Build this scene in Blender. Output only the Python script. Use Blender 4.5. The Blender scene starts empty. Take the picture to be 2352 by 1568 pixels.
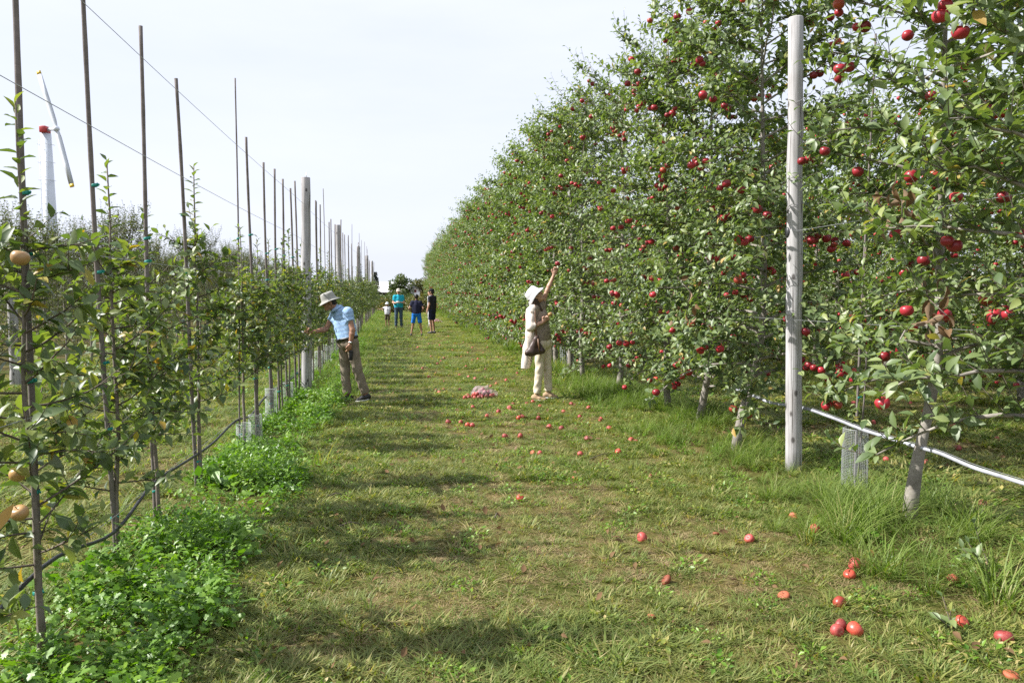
import bpy, math, random
import numpy as np
from mathutils import Matrix, Vector, Euler

rng = np.random.default_rng(7)
random.seed(7)
scene = bpy.context.scene
COL = scene.collection
RAD = math.radians

# ------------------------------------------------------------------ camera, sky, sun, exposure
EYE = 1.65
YAW = RAD(8.25)
PITCH = RAD(3.69)
FPX = 1800.0                       # focal length for a 2352 px wide picture
cam_d = bpy.data.cameras.new('camera')
cam_d.sensor_width = 36.0
cam_d.lens = 36.0 * FPX / 2352.0
cam_d.clip_start = 0.05
cam_d.clip_end = 3000.0
cam = bpy.data.objects.new('camera', cam_d)
COL.objects.link(cam)
cam.location = (0, 0, EYE)
cam.rotation_euler = (math.pi / 2 - PITCH, 0, -YAW)
scene.camera = cam

SUN_EL = RAD(42)
SUN_DIR = np.array([-math.cos(RAD(3.5)), math.sin(RAD(3.5)), 0.0])   # towards the sun, on the ground
world = bpy.data.worlds.new('World')
scene.world = world
world.use_nodes = True
wn = world.node_tree
for n in list(wn.nodes):
    wn.nodes.remove(n)
w_out = wn.nodes.new('ShaderNodeOutputWorld')
w_bg = wn.nodes.new('ShaderNodeBackground')
w_sky = wn.nodes.new('ShaderNodeTexSky')
w_sky.sky_type = 'NISHITA'
w_sky.sun_disc = False
w_sky.sun_elevation = SUN_EL
w_sky.sun_rotation = math.atan2(SUN_DIR[0], SUN_DIR[1])
w_sky.altitude = 100
w_sky.air_density = 1.0
w_sky.dust_density = 3.0
w_sky.ozone_density = 1.0
# thin high cloud veil: a pale, almost even layer with soft streaks over the blue
w_tc = wn.nodes.new('ShaderNodeTexCoord')
w_map = wn.nodes.new('ShaderNodeMapping')
w_map.inputs['Scale'].default_value = (1.2, 1.2, 5.0)
w_noise = wn.nodes.new('ShaderNodeTexNoise')
w_noise.inputs['Scale'].default_value = 1.6
w_noise.inputs['Detail'].default_value = 5.0
w_noise.inputs['Roughness'].default_value = 0.55
w_ramp = wn.nodes.new('ShaderNodeMapRange')
w_ramp.inputs['From Min'].default_value = 0.3
w_ramp.inputs['From Max'].default_value = 0.7
w_ramp.inputs['To Min'].default_value = 0.80
w_ramp.inputs['To Max'].default_value = 0.97
w_mix = wn.nodes.new('ShaderNodeMixRGB')
w_mix.inputs['Color2'].default_value = (5.4, 5.68, 6.5, 1)
wn.links.new(w_tc.outputs['Generated'], w_map.inputs['Vector'])
wn.links.new(w_map.outputs['Vector'], w_noise.inputs['Vector'])
wn.links.new(w_noise.outputs['Fac'], w_ramp.inputs['Value'])
wn.links.new(w_ramp.outputs['Result'], w_mix.inputs['Fac'])
wn.links.new(w_sky.outputs['Color'], w_mix.inputs['Color1'])
wn.links.new(w_mix.outputs['Color'], w_bg.inputs['Color'])
w_bg.inputs['Strength'].default_value = 0.10
wn.links.new(w_bg.outputs['Background'], w_out.inputs['Surface'])

sun_d = bpy.data.lights.new('sun', 'SUN')
sun_d.energy = 5.0
sun_d.angle = RAD(0.6)
sun_d.color = (1.0, 0.965, 0.915)
sun = bpy.data.objects.new('sun', sun_d)
COL.objects.link(sun)
_to = Vector((SUN_DIR[0] * math.cos(SUN_EL), SUN_DIR[1] * math.cos(SUN_EL), math.sin(SUN_EL)))
sun.rotation_euler = _to.to_track_quat('Z', 'Y').to_euler()
sun.location = (-20, 0, 30)

vs = scene.view_settings
vs.view_transform = 'Standard'
vs.look = 'None'
vs.exposure = 0.85
vs.gamma = 1.0
vs.use_curve_mapping = False
scene.render.engine = 'CYCLES'
scene.cycles.max_bounces = 4
scene.cycles.diffuse_bounces = 2
scene.cycles.glossy_bounces = 1
scene.cycles.transmission_bounces = 2
scene.cycles.transparent_max_bounces = 5
scene.cycles.use_denoising = False
scene.cycles.sample_clamp_indirect = 4.0
scene.cycles.caustics_reflective = False
scene.cycles.caustics_refractive = False

# ------------------------------------------------------------------ projection helpers (2352 x 1568 picture pixels)
_R = np.array([math.cos(YAW), -math.sin(YAW), 0.0])
_F = np.array([math.sin(YAW) * math.cos(PITCH), math.cos(YAW) * math.cos(PITCH), -math.sin(PITCH)])
_U = np.cross(_R, _F)
CAMP = np.array([0, 0, EYE])


def ray(x, y):
    return _F * FPX + _R * (x - 1176.0) - _U * (y - 784.0)


def gnd(x, y, z=0.0):
    d = ray(x, y)
    t = (z - EYE) / d[2]
    return CAMP + d * t


def at_x(x, y, X):
    d = ray(x, y)
    return CAMP + d * (X / d[0])


def at_depth(x, y, dep):
    return CAMP + ray(x, y) * (dep / FPX)


def proj(P):
    P = np.asarray(P, float) - CAMP
    d = P @ _F
    dd = np.where(np.abs(d) < 1e-6, 1e-6, d)
    return 1176 + FPX * (P @ _R) / dd, 784 - FPX * (P @ _U) / dd, d


def in_view(P, mx=260, my=200):
    x, y, d = proj(P)
    return (d > 0.3) & (x > -mx) & (x < 2352 + mx) & (y > -my) & (y < 1568 + my)


def vnoise(x, y, seed=0):
    """smooth value noise in 0..1 on numpy arrays"""
    x = np.asarray(x, float); y = np.asarray(y, float)
    xi = np.floor(x).astype(np.int64); yi = np.floor(y).astype(np.int64)
    xf = x - xi; yf = y - yi
    def h(a, b):
        n = (a * 374761393 + b * 668265263 + seed * 974711) & 0x7fffffff
        n = ((n ^ (n >> 13)) * 1274126177) & 0x7fffffff
        n = n ^ (n >> 16)
        return (n & 0xffff) / 65535.0
    u = xf * xf * (3 - 2 * xf); v = yf * yf * (3 - 2 * yf)
    a = h(xi, yi); b = h(xi + 1, yi); c = h(xi, yi + 1); d = h(xi + 1, yi + 1)
    return (a * (1 - u) + b * u) * (1 - v) + (c * (1 - u) + d * u) * v


def ground_h(x, y):
    x = np.asarray(x, float); y = np.asarray(y, float)
    b = 0.03 * (vnoise(x * 0.9, y * 0.9, 3) - 0.5) + 0.012 * (vnoise(x * 2.7, y * 2.7, 4) - 0.5)
    t = np.clip((np.sqrt(x * x + y * y) - 78) / 40.0, 0, 1)
    return b - 2.6 * t * t * (3 - 2 * t)


# ------------------------------------------------------------------ mesh helpers
def mesh_np(name, verts, faces, rnd=None, smooth=True):
    """verts (N,3); faces (M,k) or a list of such arrays"""
    if not isinstance(faces, (list, tuple)):
        faces = [faces]
    faces = [np.asarray(f, np.int32) for f in faces if len(f)]
    me = bpy.data.meshes.new(name)
    verts = np.asarray(verts, np.float32)
    me.vertices.add(len(verts))
    me.vertices.foreach_set('co', verts.ravel())
    nl = sum(f.size for f in faces); nf = sum(len(f) for f in faces)
    me.loops.add(nl); me.polygons.add(nf)
    li = np.concatenate([f.ravel() for f in faces]) if faces else np.zeros(0, np.int32)
    tot = np.concatenate([np.full(len(f), f.shape[1], np.int32) for f in faces]) if faces else np.zeros(0, np.int32)
    st = np.concatenate([[0], np.cumsum(tot)[:-1]]).astype(np.int32)
    me.loops.foreach_set('vertex_index', li)
    me.polygons.foreach_set('loop_start', st)
    me.polygons.foreach_set('loop_total', tot)
    if smooth:
        me.polygons.foreach_set('use_smooth', np.ones(nf, bool))
    if rnd is not None:
        a = me.attributes.new('rnd', 'FLOAT', 'POINT')
        a.data.foreach_set('value', np.asarray(rnd, np.float32))
    me.update(calc_edges=True)
    return me


class MB:
    """collects verts and faces (with material slots) for one mesh"""
    def __init__(s):
        s.v = []; s.n = 0; s.f = {3: [], 4: []}; s.m = {3: [], 4: []}; s.ng = []

    def add(s, v, f, mat=0):
        v = np.asarray(v, float).reshape(-1, 3)
        f = np.asarray(f, np.int64)
        k = f.shape[1]
        s.v.append(v); s.f[k].append(f + s.n); s.m[k].append(np.full(len(f), mat, np.int32))
        s.n += len(v)

    def tube(s, path, rad, sides=6, mat=0, cap=True):
        v, f = tube_np(path, rad, sides)
        o = s.n
        s.add(v, f, mat)
        if cap:
            n = len(path)
            for base in (0, n - 1):
                c = np.mean(v[base * sides:(base + 1) * sides], 0)
                s.v.append(c[None]); ci = s.n; s.n += 1
                i = np.arange(sides)
                a = o + base * sides + i; b = o + base * sides + (i + 1) % sides
                tri = np.stack([b, a, np.full(sides, ci)], 1) if base == 0 else np.stack([a, b, np.full(sides, ci)], 1)
                s.f[3].append(tri); s.m[3].append(np.full(sides, mat, np.int32))

    def box(s, c, size, R=None, mat=0):
        hx, hy, hz = np.asarray(size) / 2
        v = np.array([[x, y, z] for x in (-hx, hx) for y in (-hy, hy) for z in (-hz, hz)])
        if R is not None:
            v = v @ np.asarray(R).T
        v = v + np.asarray(c)
        s.add(v, [[0, 1, 3, 2], [4, 6, 7, 5], [0, 4, 5, 1], [2, 3, 7, 6], [0, 2, 6, 4], [1, 5, 7, 3]], mat)

    def lathe(s, prof, sides=16, mat=0, M=None, squash=None):
        """prof: [(r,z)...] revolved about z"""
        prof = np.asarray(prof, float)
        a = np.linspace(0, 2 * math.pi, sides, endpoint=False)
        v = np.stack([prof[:, 0, None] * np.cos(a), prof[:, 0, None] * np.sin(a), np.repeat(prof[:, 1, None], sides, 1)], -1).reshape(-1, 3)
        if squash is not None:
            v = squash(v)
        if M is not None:
            v = v @ np.asarray(M)[:3, :3].T + np.asarray(M)[:3, 3]
        n = len(prof)
        i, j = np.meshgrid(np.arange(n - 1), np.arange(sides), indexing='ij')
        j2 = (j + 1) % sides
        f = np.stack([i * sides + j, i * sides + j2, (i + 1) * sides + j2, (i + 1) * sides + j], -1).reshape(-1, 4)
        s.add(v, f, mat)

    def mesh(s, name, mats=(), smooth=True):
        v = np.concatenate(s.v)
        fs, ms = [], []
        for k in (3, 4):
            if s.f[k]:
                fs.append(np.concatenate(s.f[k])); ms.append(np.concatenate(s.m[k]))
        me = mesh_np(name, v, fs, smooth=smooth)
        for m in mats:
            me.materials.append(m)
        if len(mats) > 1:
            me.polygons.foreach_set('material_index', np.concatenate(ms))
        return me


def tube_np(path, rad, sides):
    path = np.asarray(path, float); n = len(path)
    rad = np.broadcast_to(np.asarray(rad, float), (n,))
    t = np.gradient(path, axis=0)
    t /= np.linalg.norm(t, axis=1, keepdims=True) + 1e-9
    m = t.mean(0)
    ref = np.array([1., 0, 0]) if abs(m[0]) < 0.6 * (np.linalg.norm(m) + 1e-9) else np.array([0, 1., 0])
    u = np.cross(t, ref); u /= np.linalg.norm(u, axis=1, keepdims=True) + 1e-9
    w = np.cross(t, u)
    a = np.linspace(0, 2 * math.pi, sides, endpoint=False)
    v = path[:, None, :] + rad[:, None, None] * (np.cos(a)[None, :, None] * u[:, None, :] + np.sin(a)[None, :, None] * w[:, None, :])
    i, j = np.meshgrid(np.arange(n - 1), np.arange(sides), indexing='ij')
    j2 = (j + 1) % sides
    f = np.stack([i * sides + j, i * sides + j2, (i + 1) * sides + j2, (i + 1) * sides + j], -1).reshape(-1, 4)
    return v.reshape(-1, 3), f


def ob(name, me, parent=None, mat=None, loc=None, rot=None, scl=None):
    o = bpy.data.objects.new(name, me)
    COL.objects.link(o)
    if mat is not None and me is not None and len(me.materials) == 0:
        me.materials.append(mat)
    if parent is not None:
        o.parent = parent
    if loc is not None:
        o.location = tuple(float(c) for c in loc)
    if rot is not None:
        o.rotation_euler = rot
    if scl is not None:
        o.scale = scl if hasattr(scl, '__len__') else (scl, scl, scl)
    return o


def tag(o, label=None, cat=None, group=None, kind=None):
    if label: o['label'] = label
    if cat: o['category'] = cat
    if group: o['group'] = group
    if kind: o['kind'] = kind
    return o


def empty(name, loc, rz=0.0, scl=1.0):
    o = bpy.data.objects.new(name, None)
    o.empty_display_size = 0.1
    COL.objects.link(o)
    o.location = tuple(float(c) for c in loc)
    o.rotation_euler = (0, 0, rz)
    o.scale = (scl, scl, scl)
    return o


ONES = 'first second third fourth fifth sixth seventh eighth ninth tenth eleventh twelfth thirteenth fourteenth fifteenth sixteenth seventeenth eighteenth nineteenth'.split()
TENS = {2: ('twenty', 'twentieth'), 3: ('thirty', 'thirtieth'), 4: ('forty', 'fortieth'), 5: ('fifty', 'fiftieth'), 6: ('sixty', 'sixtieth')}


def ordinal(n):
    if n < 20:
        return ONES[n - 1]
    t, o = divmod(n, 10)
    return TENS[t][1] if o == 0 else TENS[t][0] + '-' + ONES[o - 1]


# ------------------------------------------------------------------ materials
def new_mat(name):
    m = bpy.data.materials.new(name)
    m.use_nodes = True
    nt = m.node_tree
    b = nt.nodes['Principled BSDF']
    return m, nt, b


def N(nt, t, **kw):
    n = nt.nodes.new(t)
    for k, v in kw.items():
        n.inputs[k].default_value = v
    return n


def ramp(nt, stops, fac=None, interp='LINEAR'):
    r = nt.nodes.new('ShaderNodeValToRGB')
    el = r.color_ramp.elements
    r.color_ramp.interpolation = interp
    while len(el) < len(stops):
        el.new(0.5)
    for e, (p, c) in zip(el, stops):
        e.position = p
        e.color = (*c, 1) if len(c) == 3 else c
    if fac is not None:
        nt.links.new(fac, r.inputs['Fac'])
    return r


def bump(nt, b, height, strength=0.3, dist=0.01):
    bp = nt.nodes.new('ShaderNodeBump')
    bp.inputs['Strength'].default_value = strength
    bp.inputs['Distance'].default_value = dist
    nt.links.new(height, bp.inputs['Height'])
    nt.links.new(bp.outputs['Normal'], b.inputs['Normal'])
    return bp


def simple(name, col, rough=0.6, var=0.25, scale=12.0, metal=0.0, spec=0.5, bmp=0.0, coords='Object'):
    """base colour with noise variation"""
    m, nt, b = new_mat(name)
    tc = nt.nodes.new('ShaderNodeTexCoord')
    no = N(nt, 'ShaderNodeTexNoise', Scale=scale, Detail=6.0, Roughness=0.6)
    nt.links.new(tc.outputs[coords], no.inputs['Vector'])
    lo = tuple(c * (1 - var) for c in col); hi = tuple(min(1, c * (1 + var)) for c in col)
    r = ramp(nt, [(0.25, lo), (0.75, hi)], no.outputs['Fac'])
    nt.links.new(r.outputs['Color'], b.inputs['Base Color'])
    b.inputs['Roughness'].default_value = rough
    b.inputs['Metallic'].default_value = metal
    b.inputs['Specular IOR Level'].default_value = spec
    if bmp:
        bump(nt, b, no.outputs['Fac'], bmp, 0.01)
    return m


def leaf_mat(name, stops, under, trans, src='attr', rough=0.45, tmix=0.3, spec=0.6, patch=None):
    """thin two-sided leaf: glossy top, paler underside, some light passing through"""
    m, nt, b = new_mat(name)
    if src == 'attr':
        a = nt.nodes.new('ShaderNodeAttribute'); a.attribute_name = 'rnd'
        fac = a.outputs['Fac']
    else:
        a = nt.nodes.new('ShaderNodeObjectInfo'); fac = a.outputs['Random']
    r = ramp(nt, stops, fac)
    colr = r.outputs['Color']
    if patch is not None:
        g = nt.nodes.new('ShaderNodeNewGeometry')
        no = N(nt, 'ShaderNodeTexNoise', Scale=patch[0], Detail=3.0, Roughness=0.55)
        nt.links.new(g.outputs['Position'], no.inputs['Vector'])
        mr = N(nt, 'ShaderNodeMapRange', **{'From Min': patch[1], 'From Max': patch[2], 'To Min': 0.0, 'To Max': patch[4]})
        nt.links.new(no.outputs['Fac'], mr.inputs['Value'])
        mx0 = nt.nodes.new('ShaderNodeMixRGB')
        mx0.inputs['Color2'].default_value = (*patch[3], 1)
        nt.links.new(mr.outputs['Result'], mx0.inputs['Fac'])
        nt.links.new(colr, mx0.inputs['Color1'])
        colr = mx0.outputs['Color']
    geo = nt.nodes.new('ShaderNodeNewGeometry')
    mx = nt.nodes.new('ShaderNodeMixRGB')
    mx.inputs['Color2'].default_value = (*under, 1)
    f2 = nt.nodes.new('ShaderNodeMath'); f2.operation = 'MULTIPLY'; f2.inputs[1].default_value = 0.6
    nt.links.new(geo.outputs['Backfacing'], f2.inputs[0])
    nt.links.new(f2.outputs[0], mx.inputs['Fac'])
    nt.links.new(colr, mx.inputs['Color1'])
    nt.links.new(mx.outputs['Color'], b.inputs['Base Color'])
    b.inputs['Roughness'].default_value = rough
    b.inputs['Specular IOR Level'].default_value = spec
    tr = nt.nodes.new('ShaderNodeBsdfTranslucent')
    mt = nt.nodes.new('ShaderNodeMixRGB'); mt.blend_type = 'MULTIPLY'; mt.inputs['Fac'].default_value = 1.0
    mt.inputs['Color2'].default_value = (*trans, 1)
    nt.links.new(colr, mt.inputs['Color1'])
    nt.links.new(mt.outputs['Color'], tr.inputs['Color'])
    ms = nt.nodes.new('ShaderNodeMixShader'); ms.inputs['Fac'].default_value = tmix
    out = nt.nodes['Material Output']
    nt.links.new(b.outputs['BSDF'], ms.inputs[1])
    nt.links.new(tr.outputs['BSDF'], ms.inputs[2])
    nt.links.new(ms.outputs['Shader'], out.inputs['Surface'])
    return m


APPLE_LEAF = [(0.0, (0.06558, 0.107, 0.03567)), (0.35, (0.118, 0.169, 0.05763)), (0.7, (0.1705, 0.2253, 0.08506)), (0.94, (0.2329, 0.2816, 0.1015)), (0.985, (0.2787, 0.2957, 0.08233)), (1.0, (0.459, 0.2816, 0.08233))]
YOUNG_LEAF = [(0.0, (0.056, 0.09504, 0.036)), (0.35, (0.103, 0.1512, 0.05)), (0.7, (0.1568, 0.203, 0.062)), (0.93, (0.2184, 0.2538, 0.075)), (0.985, (0.336, 0.27, 0.045)), (1.0, (0.3584, 0.1944, 0.03))]
WISPY_LEAF = [(0.0, (0.0529, 0.0805, 0.033)), (0.4, (0.0851, 0.1173, 0.044)), (0.75, (0.1219, 0.1472, 0.0572)), (0.95, (0.1667, 0.1667, 0.0704)), (1.0, (0.207, 0.161, 0.077))]
UND = (0.16, 0.20, 0.13)
M_leaf = leaf_mat('apple_leaf', APPLE_LEAF, UND, (1.7, 1.9, 0.6), tmix=0.27)
M_leaf1 = leaf_mat('apple_leaf_single', APPLE_LEAF, UND, (1.7, 1.9, 0.6), 'obj', tmix=0.27)
M_yleaf = leaf_mat('young_leaf', YOUNG_LEAF, (0.15, 0.18, 0.12), (1.8, 2.0, 0.5), tmix=0.3)
M_yleaf1 = leaf_mat('young_leaf_single', YOUNG_LEAF, (0.15, 0.18, 0.12), (1.8, 2.0, 0.5), 'obj', tmix=0.3)
M_wleaf = leaf_mat('wispy_leaf', WISPY_LEAF, (0.13, 0.145, 0.095), (1.6, 1.7, 0.6), tmix=0.28)
M_dryleaf = leaf_mat('dry_leaf', [(0, (0.17, 0.105, 0.055)), (1, (0.34, 0.24, 0.15))], (0.30, 0.22, 0.15), (1.2, 1.0, 0.7), rough=0.8, tmix=0.15, spec=0.1)
LAWN = [(0.0, (0.0671, 0.1392, 0.0189)), (0.3, (0.1159, 0.2065, 0.02835)), (0.55, (0.2074, 0.2645, 0.0441)), (0.75, (0.3233, 0.319, 0.0819)), (0.9, (0.488, 0.3944, 0.1628)), (1.0, (0.6344, 0.5104, 0.2835))]
M_lawn = leaf_mat('lawn_grass', LAWN, (0.16, 0.18, 0.06), (1.6, 1.7, 0.6), rough=0.5, tmix=0.3, spec=0.3, patch=(1.1, 0.45, 0.66, (0.36, 0.29, 0.13), 0.28))
M_dry = leaf_mat('dry_grass', [(0.0, (0.2475, 0.1823, 0.0756)), (0.5, (0.44, 0.3375, 0.1638)), (1.0, (0.6325, 0.5198, 0.3024))], (0.26, 0.2, 0.11), (1.1, 1.0, 0.8), rough=0.6, tmix=0.2, spec=0.2)
M_tall = leaf_mat('tall_grass', [(0.0, (0.075, 0.140, 0.016)), (0.45, (0.145, 0.235, 0.030)), (0.85, (0.225, 0.310, 0.052)), (0.95, (0.36, 0.32, 0.12)), (1.0, (0.45, 0.36, 0.18))], (0.17, 0.22, 0.06), (1.5, 1.7, 0.5), rough=0.5, tmix=0.32, spec=0.35)
M_weed = leaf_mat('weed_leaf', [(0.0, (0.06831, 0.1611, 0.0143)), (0.5, (0.1366, 0.2621, 0.0231)), (1.0, (0.2302, 0.3576, 0.0418))], (0.10, 0.18, 0.05), (1.6, 1.8, 0.4), rough=0.45, tmix=0.3)
M_shrub = leaf_mat('shrub_leaf', [(0.0, (0.045, 0.080, 0.018)), (0.6, (0.100, 0.145, 0.034)), (1.0, (0.155, 0.180, 0.050))], (0.10, 0.12, 0.05), (1.4, 1.6, 0.5), tmix=0.25)
M_gold = leaf_mat('goldenrod_leaf', [(0.0, (0.055, 0.082, 0.02)), (0.5, (0.11, 0.125, 0.028)), (0.8, (0.22, 0.18, 0.028)), (1.0, (0.32, 0.23, 0.03))], (0.14, 0.14, 0.05), (1.3, 1.4, 0.5), tmix=0.25)
M_conifer = leaf_mat('conifer_needles', [(0.0, (0.014, 0.026, 0.015)), (1.0, (0.034, 0.052, 0.028))], (0.03, 0.045, 0.022), (1, 1.2, 0.6), tmix=0.1)


def bark_mat(name, c0, c1, scale=1.0, rings=True):
    m, nt, b = new_mat(name)
    tc = nt.nodes.new('ShaderNodeTexCoord')
    mp = nt.nodes.new('ShaderNodeMapping'); mp.inputs['Scale'].default_value = (18 * scale, 18 * scale, 30 * scale)
    no = N(nt, 'ShaderNodeTexNoise', Scale=1.0, Detail=6.0, Roughness=0.65)
    nt.links.new(tc.outputs['Object'], mp.inputs['Vector']); nt.links.new(mp.outputs['Vector'], no.inputs['Vector'])
    n2 = N(nt, 'ShaderNodeTexNoise', Scale=5.0 * scale, Detail=3.0)
    nt.links.new(tc.outputs['Object'], n2.inputs['Vector'])
    ad = nt.nodes.new('ShaderNodeMath'); ad.operation = 'MULTIPLY_ADD'; ad.inputs[1].default_value = 0.55
    nt.links.new(no.outputs['Fac'], ad.inputs[0])
    m2 = nt.nodes.new('ShaderNodeMath'); m2.operation = 'MULTIPLY'; m2.inputs[1].default_value = 0.45
    nt.links.new(n2.outputs['Fac'], m2.inputs[0]); nt.links.new(m2.outputs[0], ad.inputs[2])
    r = ramp(nt, [(0.32, c0), (0.5, tuple((a + c) / 2 for a, c in zip(c0, c1))), (0.68, c1)], ad.outputs[0])
    nt.links.new(r.outputs['Color'], b.inputs['Base Color'])
    b.inputs['Roughness'].default_value = 0.85
    bump(nt, b, no.outputs['Fac'], 0.5, 0.004)
    return m


M_bark = bark_mat('apple_bark', (0.13, 0.112, 0.092), (0.37, 0.34, 0.30))
M_twig = bark_mat('twig_bark', (0.07, 0.053, 0.04), (0.16, 0.13, 0.10), 2.0)
M_ybark = bark_mat('young_bark', (0.11, 0.09, 0.075), (0.24, 0.205, 0.17), 2.0)


def post_mat():
    """weathered grey round post: long grain, a few checks and dark knots"""
    m, nt, b = new_mat('weathered_post')
    tc = nt.nodes.new('ShaderNodeTexCoord')
    mp = nt.nodes.new('ShaderNodeMapping'); mp.inputs['Scale'].default_value = (55, 55, 2.2)
    no = N(nt, 'ShaderNodeTexNoise', Scale=1.0, Detail=8.0, Roughness=0.7)
    nt.links.new(tc.outputs['Object'], mp.inputs['Vector']); nt.links.new(mp.outputs['Vector'], no.inputs['Vector'])
    n2 = N(nt, 'ShaderNodeTexNoise', Scale=2.2, Detail=4.0)
    nt.links.new(tc.outputs['Object'], n2.inputs['Vector'])
    r = ramp(nt, [(0.28, (0.17, 0.16, 0.16)), (0.42, (0.41, 0.405, 0.415)), (0.62, (0.56, 0.555, 0.57)), (0.8, (0.64, 0.635, 0.65))], no.outputs['Fac'])
    r2 = ramp(nt, [(0.3, (0.72, 0.69, 0.66)), (0.7, (1, 1, 1))], n2.outputs['Fac'])
    mx = nt.nodes.new('ShaderNodeMixRGB'); mx.blend_type = 'MULTIPLY'; mx.inputs['Fac'].default_value = 1
    nt.links.new(r.outputs['Color'], mx.inputs['Color1']); nt.links.new(r2.outputs['Color'], mx.inputs['Color2'])
    vo = N(nt, 'ShaderNodeTexVoronoi', Scale=9.0)
    mp2 = nt.nodes.new('ShaderNodeMapping'); mp2.inputs['Scale'].default_value = (1, 1, 0.55)
    nt.links.new(tc.outputs['Object'], mp2.inputs['Vector']); nt.links.new(mp2.outputs['Vector'], vo.inputs['Vector'])
    kn = ramp(nt, [(0.10, (0.09, 0.075, 0.06)), (0.19, (1, 1, 1))], vo.outputs['Distance'])
    mx2 = nt.nodes.new('ShaderNodeMixRGB'); mx2.blend_type = 'MULTIPLY'; mx2.inputs['Fac'].default_value = 0.8
    nt.links.new(mx.outputs['Color'], mx2.inputs['Color1']); nt.links.new(kn.outputs['Color'], mx2.inputs['Color2'])
    nt.links.new(mx2.outputs['Color'], b.inputs['Base Color'])
    b.inputs['Roughness'].default_value = 0.85
    b.inputs['Specular IOR Level'].default_value = 0.2
    mp3 = nt.nodes.new('ShaderNodeMapping'); mp3.inputs['Scale'].default_value = (13, 13, 0.32)
    n4 = N(nt, 'ShaderNodeTexNoise', Scale=1.0, Detail=2.0, Roughness=0.4)
    nt.links.new(tc.outputs['Object'], mp3.inputs['Vector']); nt.links.new(mp3.outputs['Vector'], n4.inputs['Vector'])
    ck = ramp(nt, [(0.0, (1, 1, 1)), (0.487, (1, 1, 1)), (0.498, (0.16, 0.14, 0.12)), (0.504, (0.16, 0.14, 0.12)), (0.515, (1, 1, 1))], n4.outputs['Fac'])
    mx3 = nt.nodes.new('ShaderNodeMixRGB'); mx3.blend_type = 'MULTIPLY'; mx3.inputs['Fac'].default_value = 0.85
    nt.links.new(mx2.outputs['Color'], mx3.inputs['Color1']); nt.links.new(ck.outputs['Color'], mx3.inputs['Color2'])
    nt.links.new(mx3.outputs['Color'], b.inputs['Base Color'])
    bump(nt, b, no.outputs['Fac'], 0.5, 0.004)
    return m


M_post = post_mat()
M_stake = bark_mat('bamboo_stake', (0.11, 0.093, 0.085), (0.22, 0.19, 0.175), 1.0)
M_wire = simple('galvanised_wire', (0.42, 0.43, 0.44), 0.4, 0.1, 20, metal=0.7)
M_hose = simple('black_hose', (0.030, 0.032, 0.036), 0.45, 0.3, 30)
M_ghose = simple('dusty_hose', (0.34, 0.35, 0.39), 0.75, 0.4, 7)
M_tie = simple('teal_tie', (0.015, 0.25, 0.21), 0.5, 0.35, 40)
M_mesh = simple('guard_mesh', (0.46, 0.48, 0.48), 0.5, 0.15, 20, metal=0.3)
M_pmesh = simple('guard_plastic', (0.50, 0.53, 0.52), 0.55, 0.15, 14)


def apple_mat(name, deep, light, amount, green, rough=0.36):
    m, nt, b = new_mat(name)
    tc = nt.nodes.new('ShaderNodeTexCoord')
    oi = nt.nodes.new('ShaderNodeObjectInfo')
    ad = nt.nodes.new('ShaderNodeVectorMath'); ad.operation = 'ADD'
    nt.links.new(tc.outputs['Object'], ad.inputs[0])
    cx = nt.nodes.new('ShaderNodeCombineXYZ')
    ml = nt.nodes.new('ShaderNodeMath'); ml.operation = 'MULTIPLY'; ml.inputs[1].default_value = 37.0
    nt.links.new(oi.outputs['Random'], ml.inputs[0]); nt.links.new(ml.outputs[0], cx.inputs['X'])
    nt.links.new(cx.outputs['Vector'], ad.inputs[1])
    no = N(nt, 'ShaderNodeTexNoise', Scale=14.0, Detail=3.0, Roughness=0.5)
    nt.links.new(ad.outputs['Vector'], no.inputs['Vector'])
    sp = N(nt, 'ShaderNodeTexNoise', Scale=160.0, Detail=2.0)
    nt.links.new(ad.outputs['Vector'], sp.inputs['Vector'])
    r = ramp(nt, [(amount - 0.12, deep), (amount + 0.02, tuple((a * 0.6 + c * 0.4) for a, c in zip(deep, light))), (amount + 0.16, light), (0.95, green)], no.outputs['Fac'])
    s2 = ramp(nt, [(0.62, (0, 0, 0)), (0.72, (1, 1, 1))], sp.outputs['Fac'])
    mx = nt.nodes.new('ShaderNodeMixRGB'); mx.inputs['Color2'].default_value = (*light, 1)
    f = nt.nodes.new('ShaderNodeMath'); f.operation = 'MULTIPLY'; f.inputs[1].default_value = 0.35
    nt.links.new(s2.outputs['Color'], f.inputs[0]); nt.links.new(f.outputs[0], mx.inputs['Fac'])
    nt.links.new(r.outputs['Color'], mx.inputs['Color1'])
    hs = nt.nodes.new('ShaderNodeHueSaturation')
    mr = N(nt, 'ShaderNodeMapRange', **{'From Min': 0, 'From Max': 1, 'To Min': 0.6, 'To Max': 1.35})
    nt.links.new(oi.outputs['Random'], mr.inputs['Value']); nt.links.new(mr.outputs['Result'], hs.inputs['Value'])
    nt.links.new(mx.outputs['Color'], hs.inputs['Color'])
    nt.links.new(hs.outputs['Color'], b.inputs['Base Color'])
    b.inputs['Roughness'].default_value = rough
    b.inputs['Specular IOR Level'].default_value = 0.5
    return m


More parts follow.
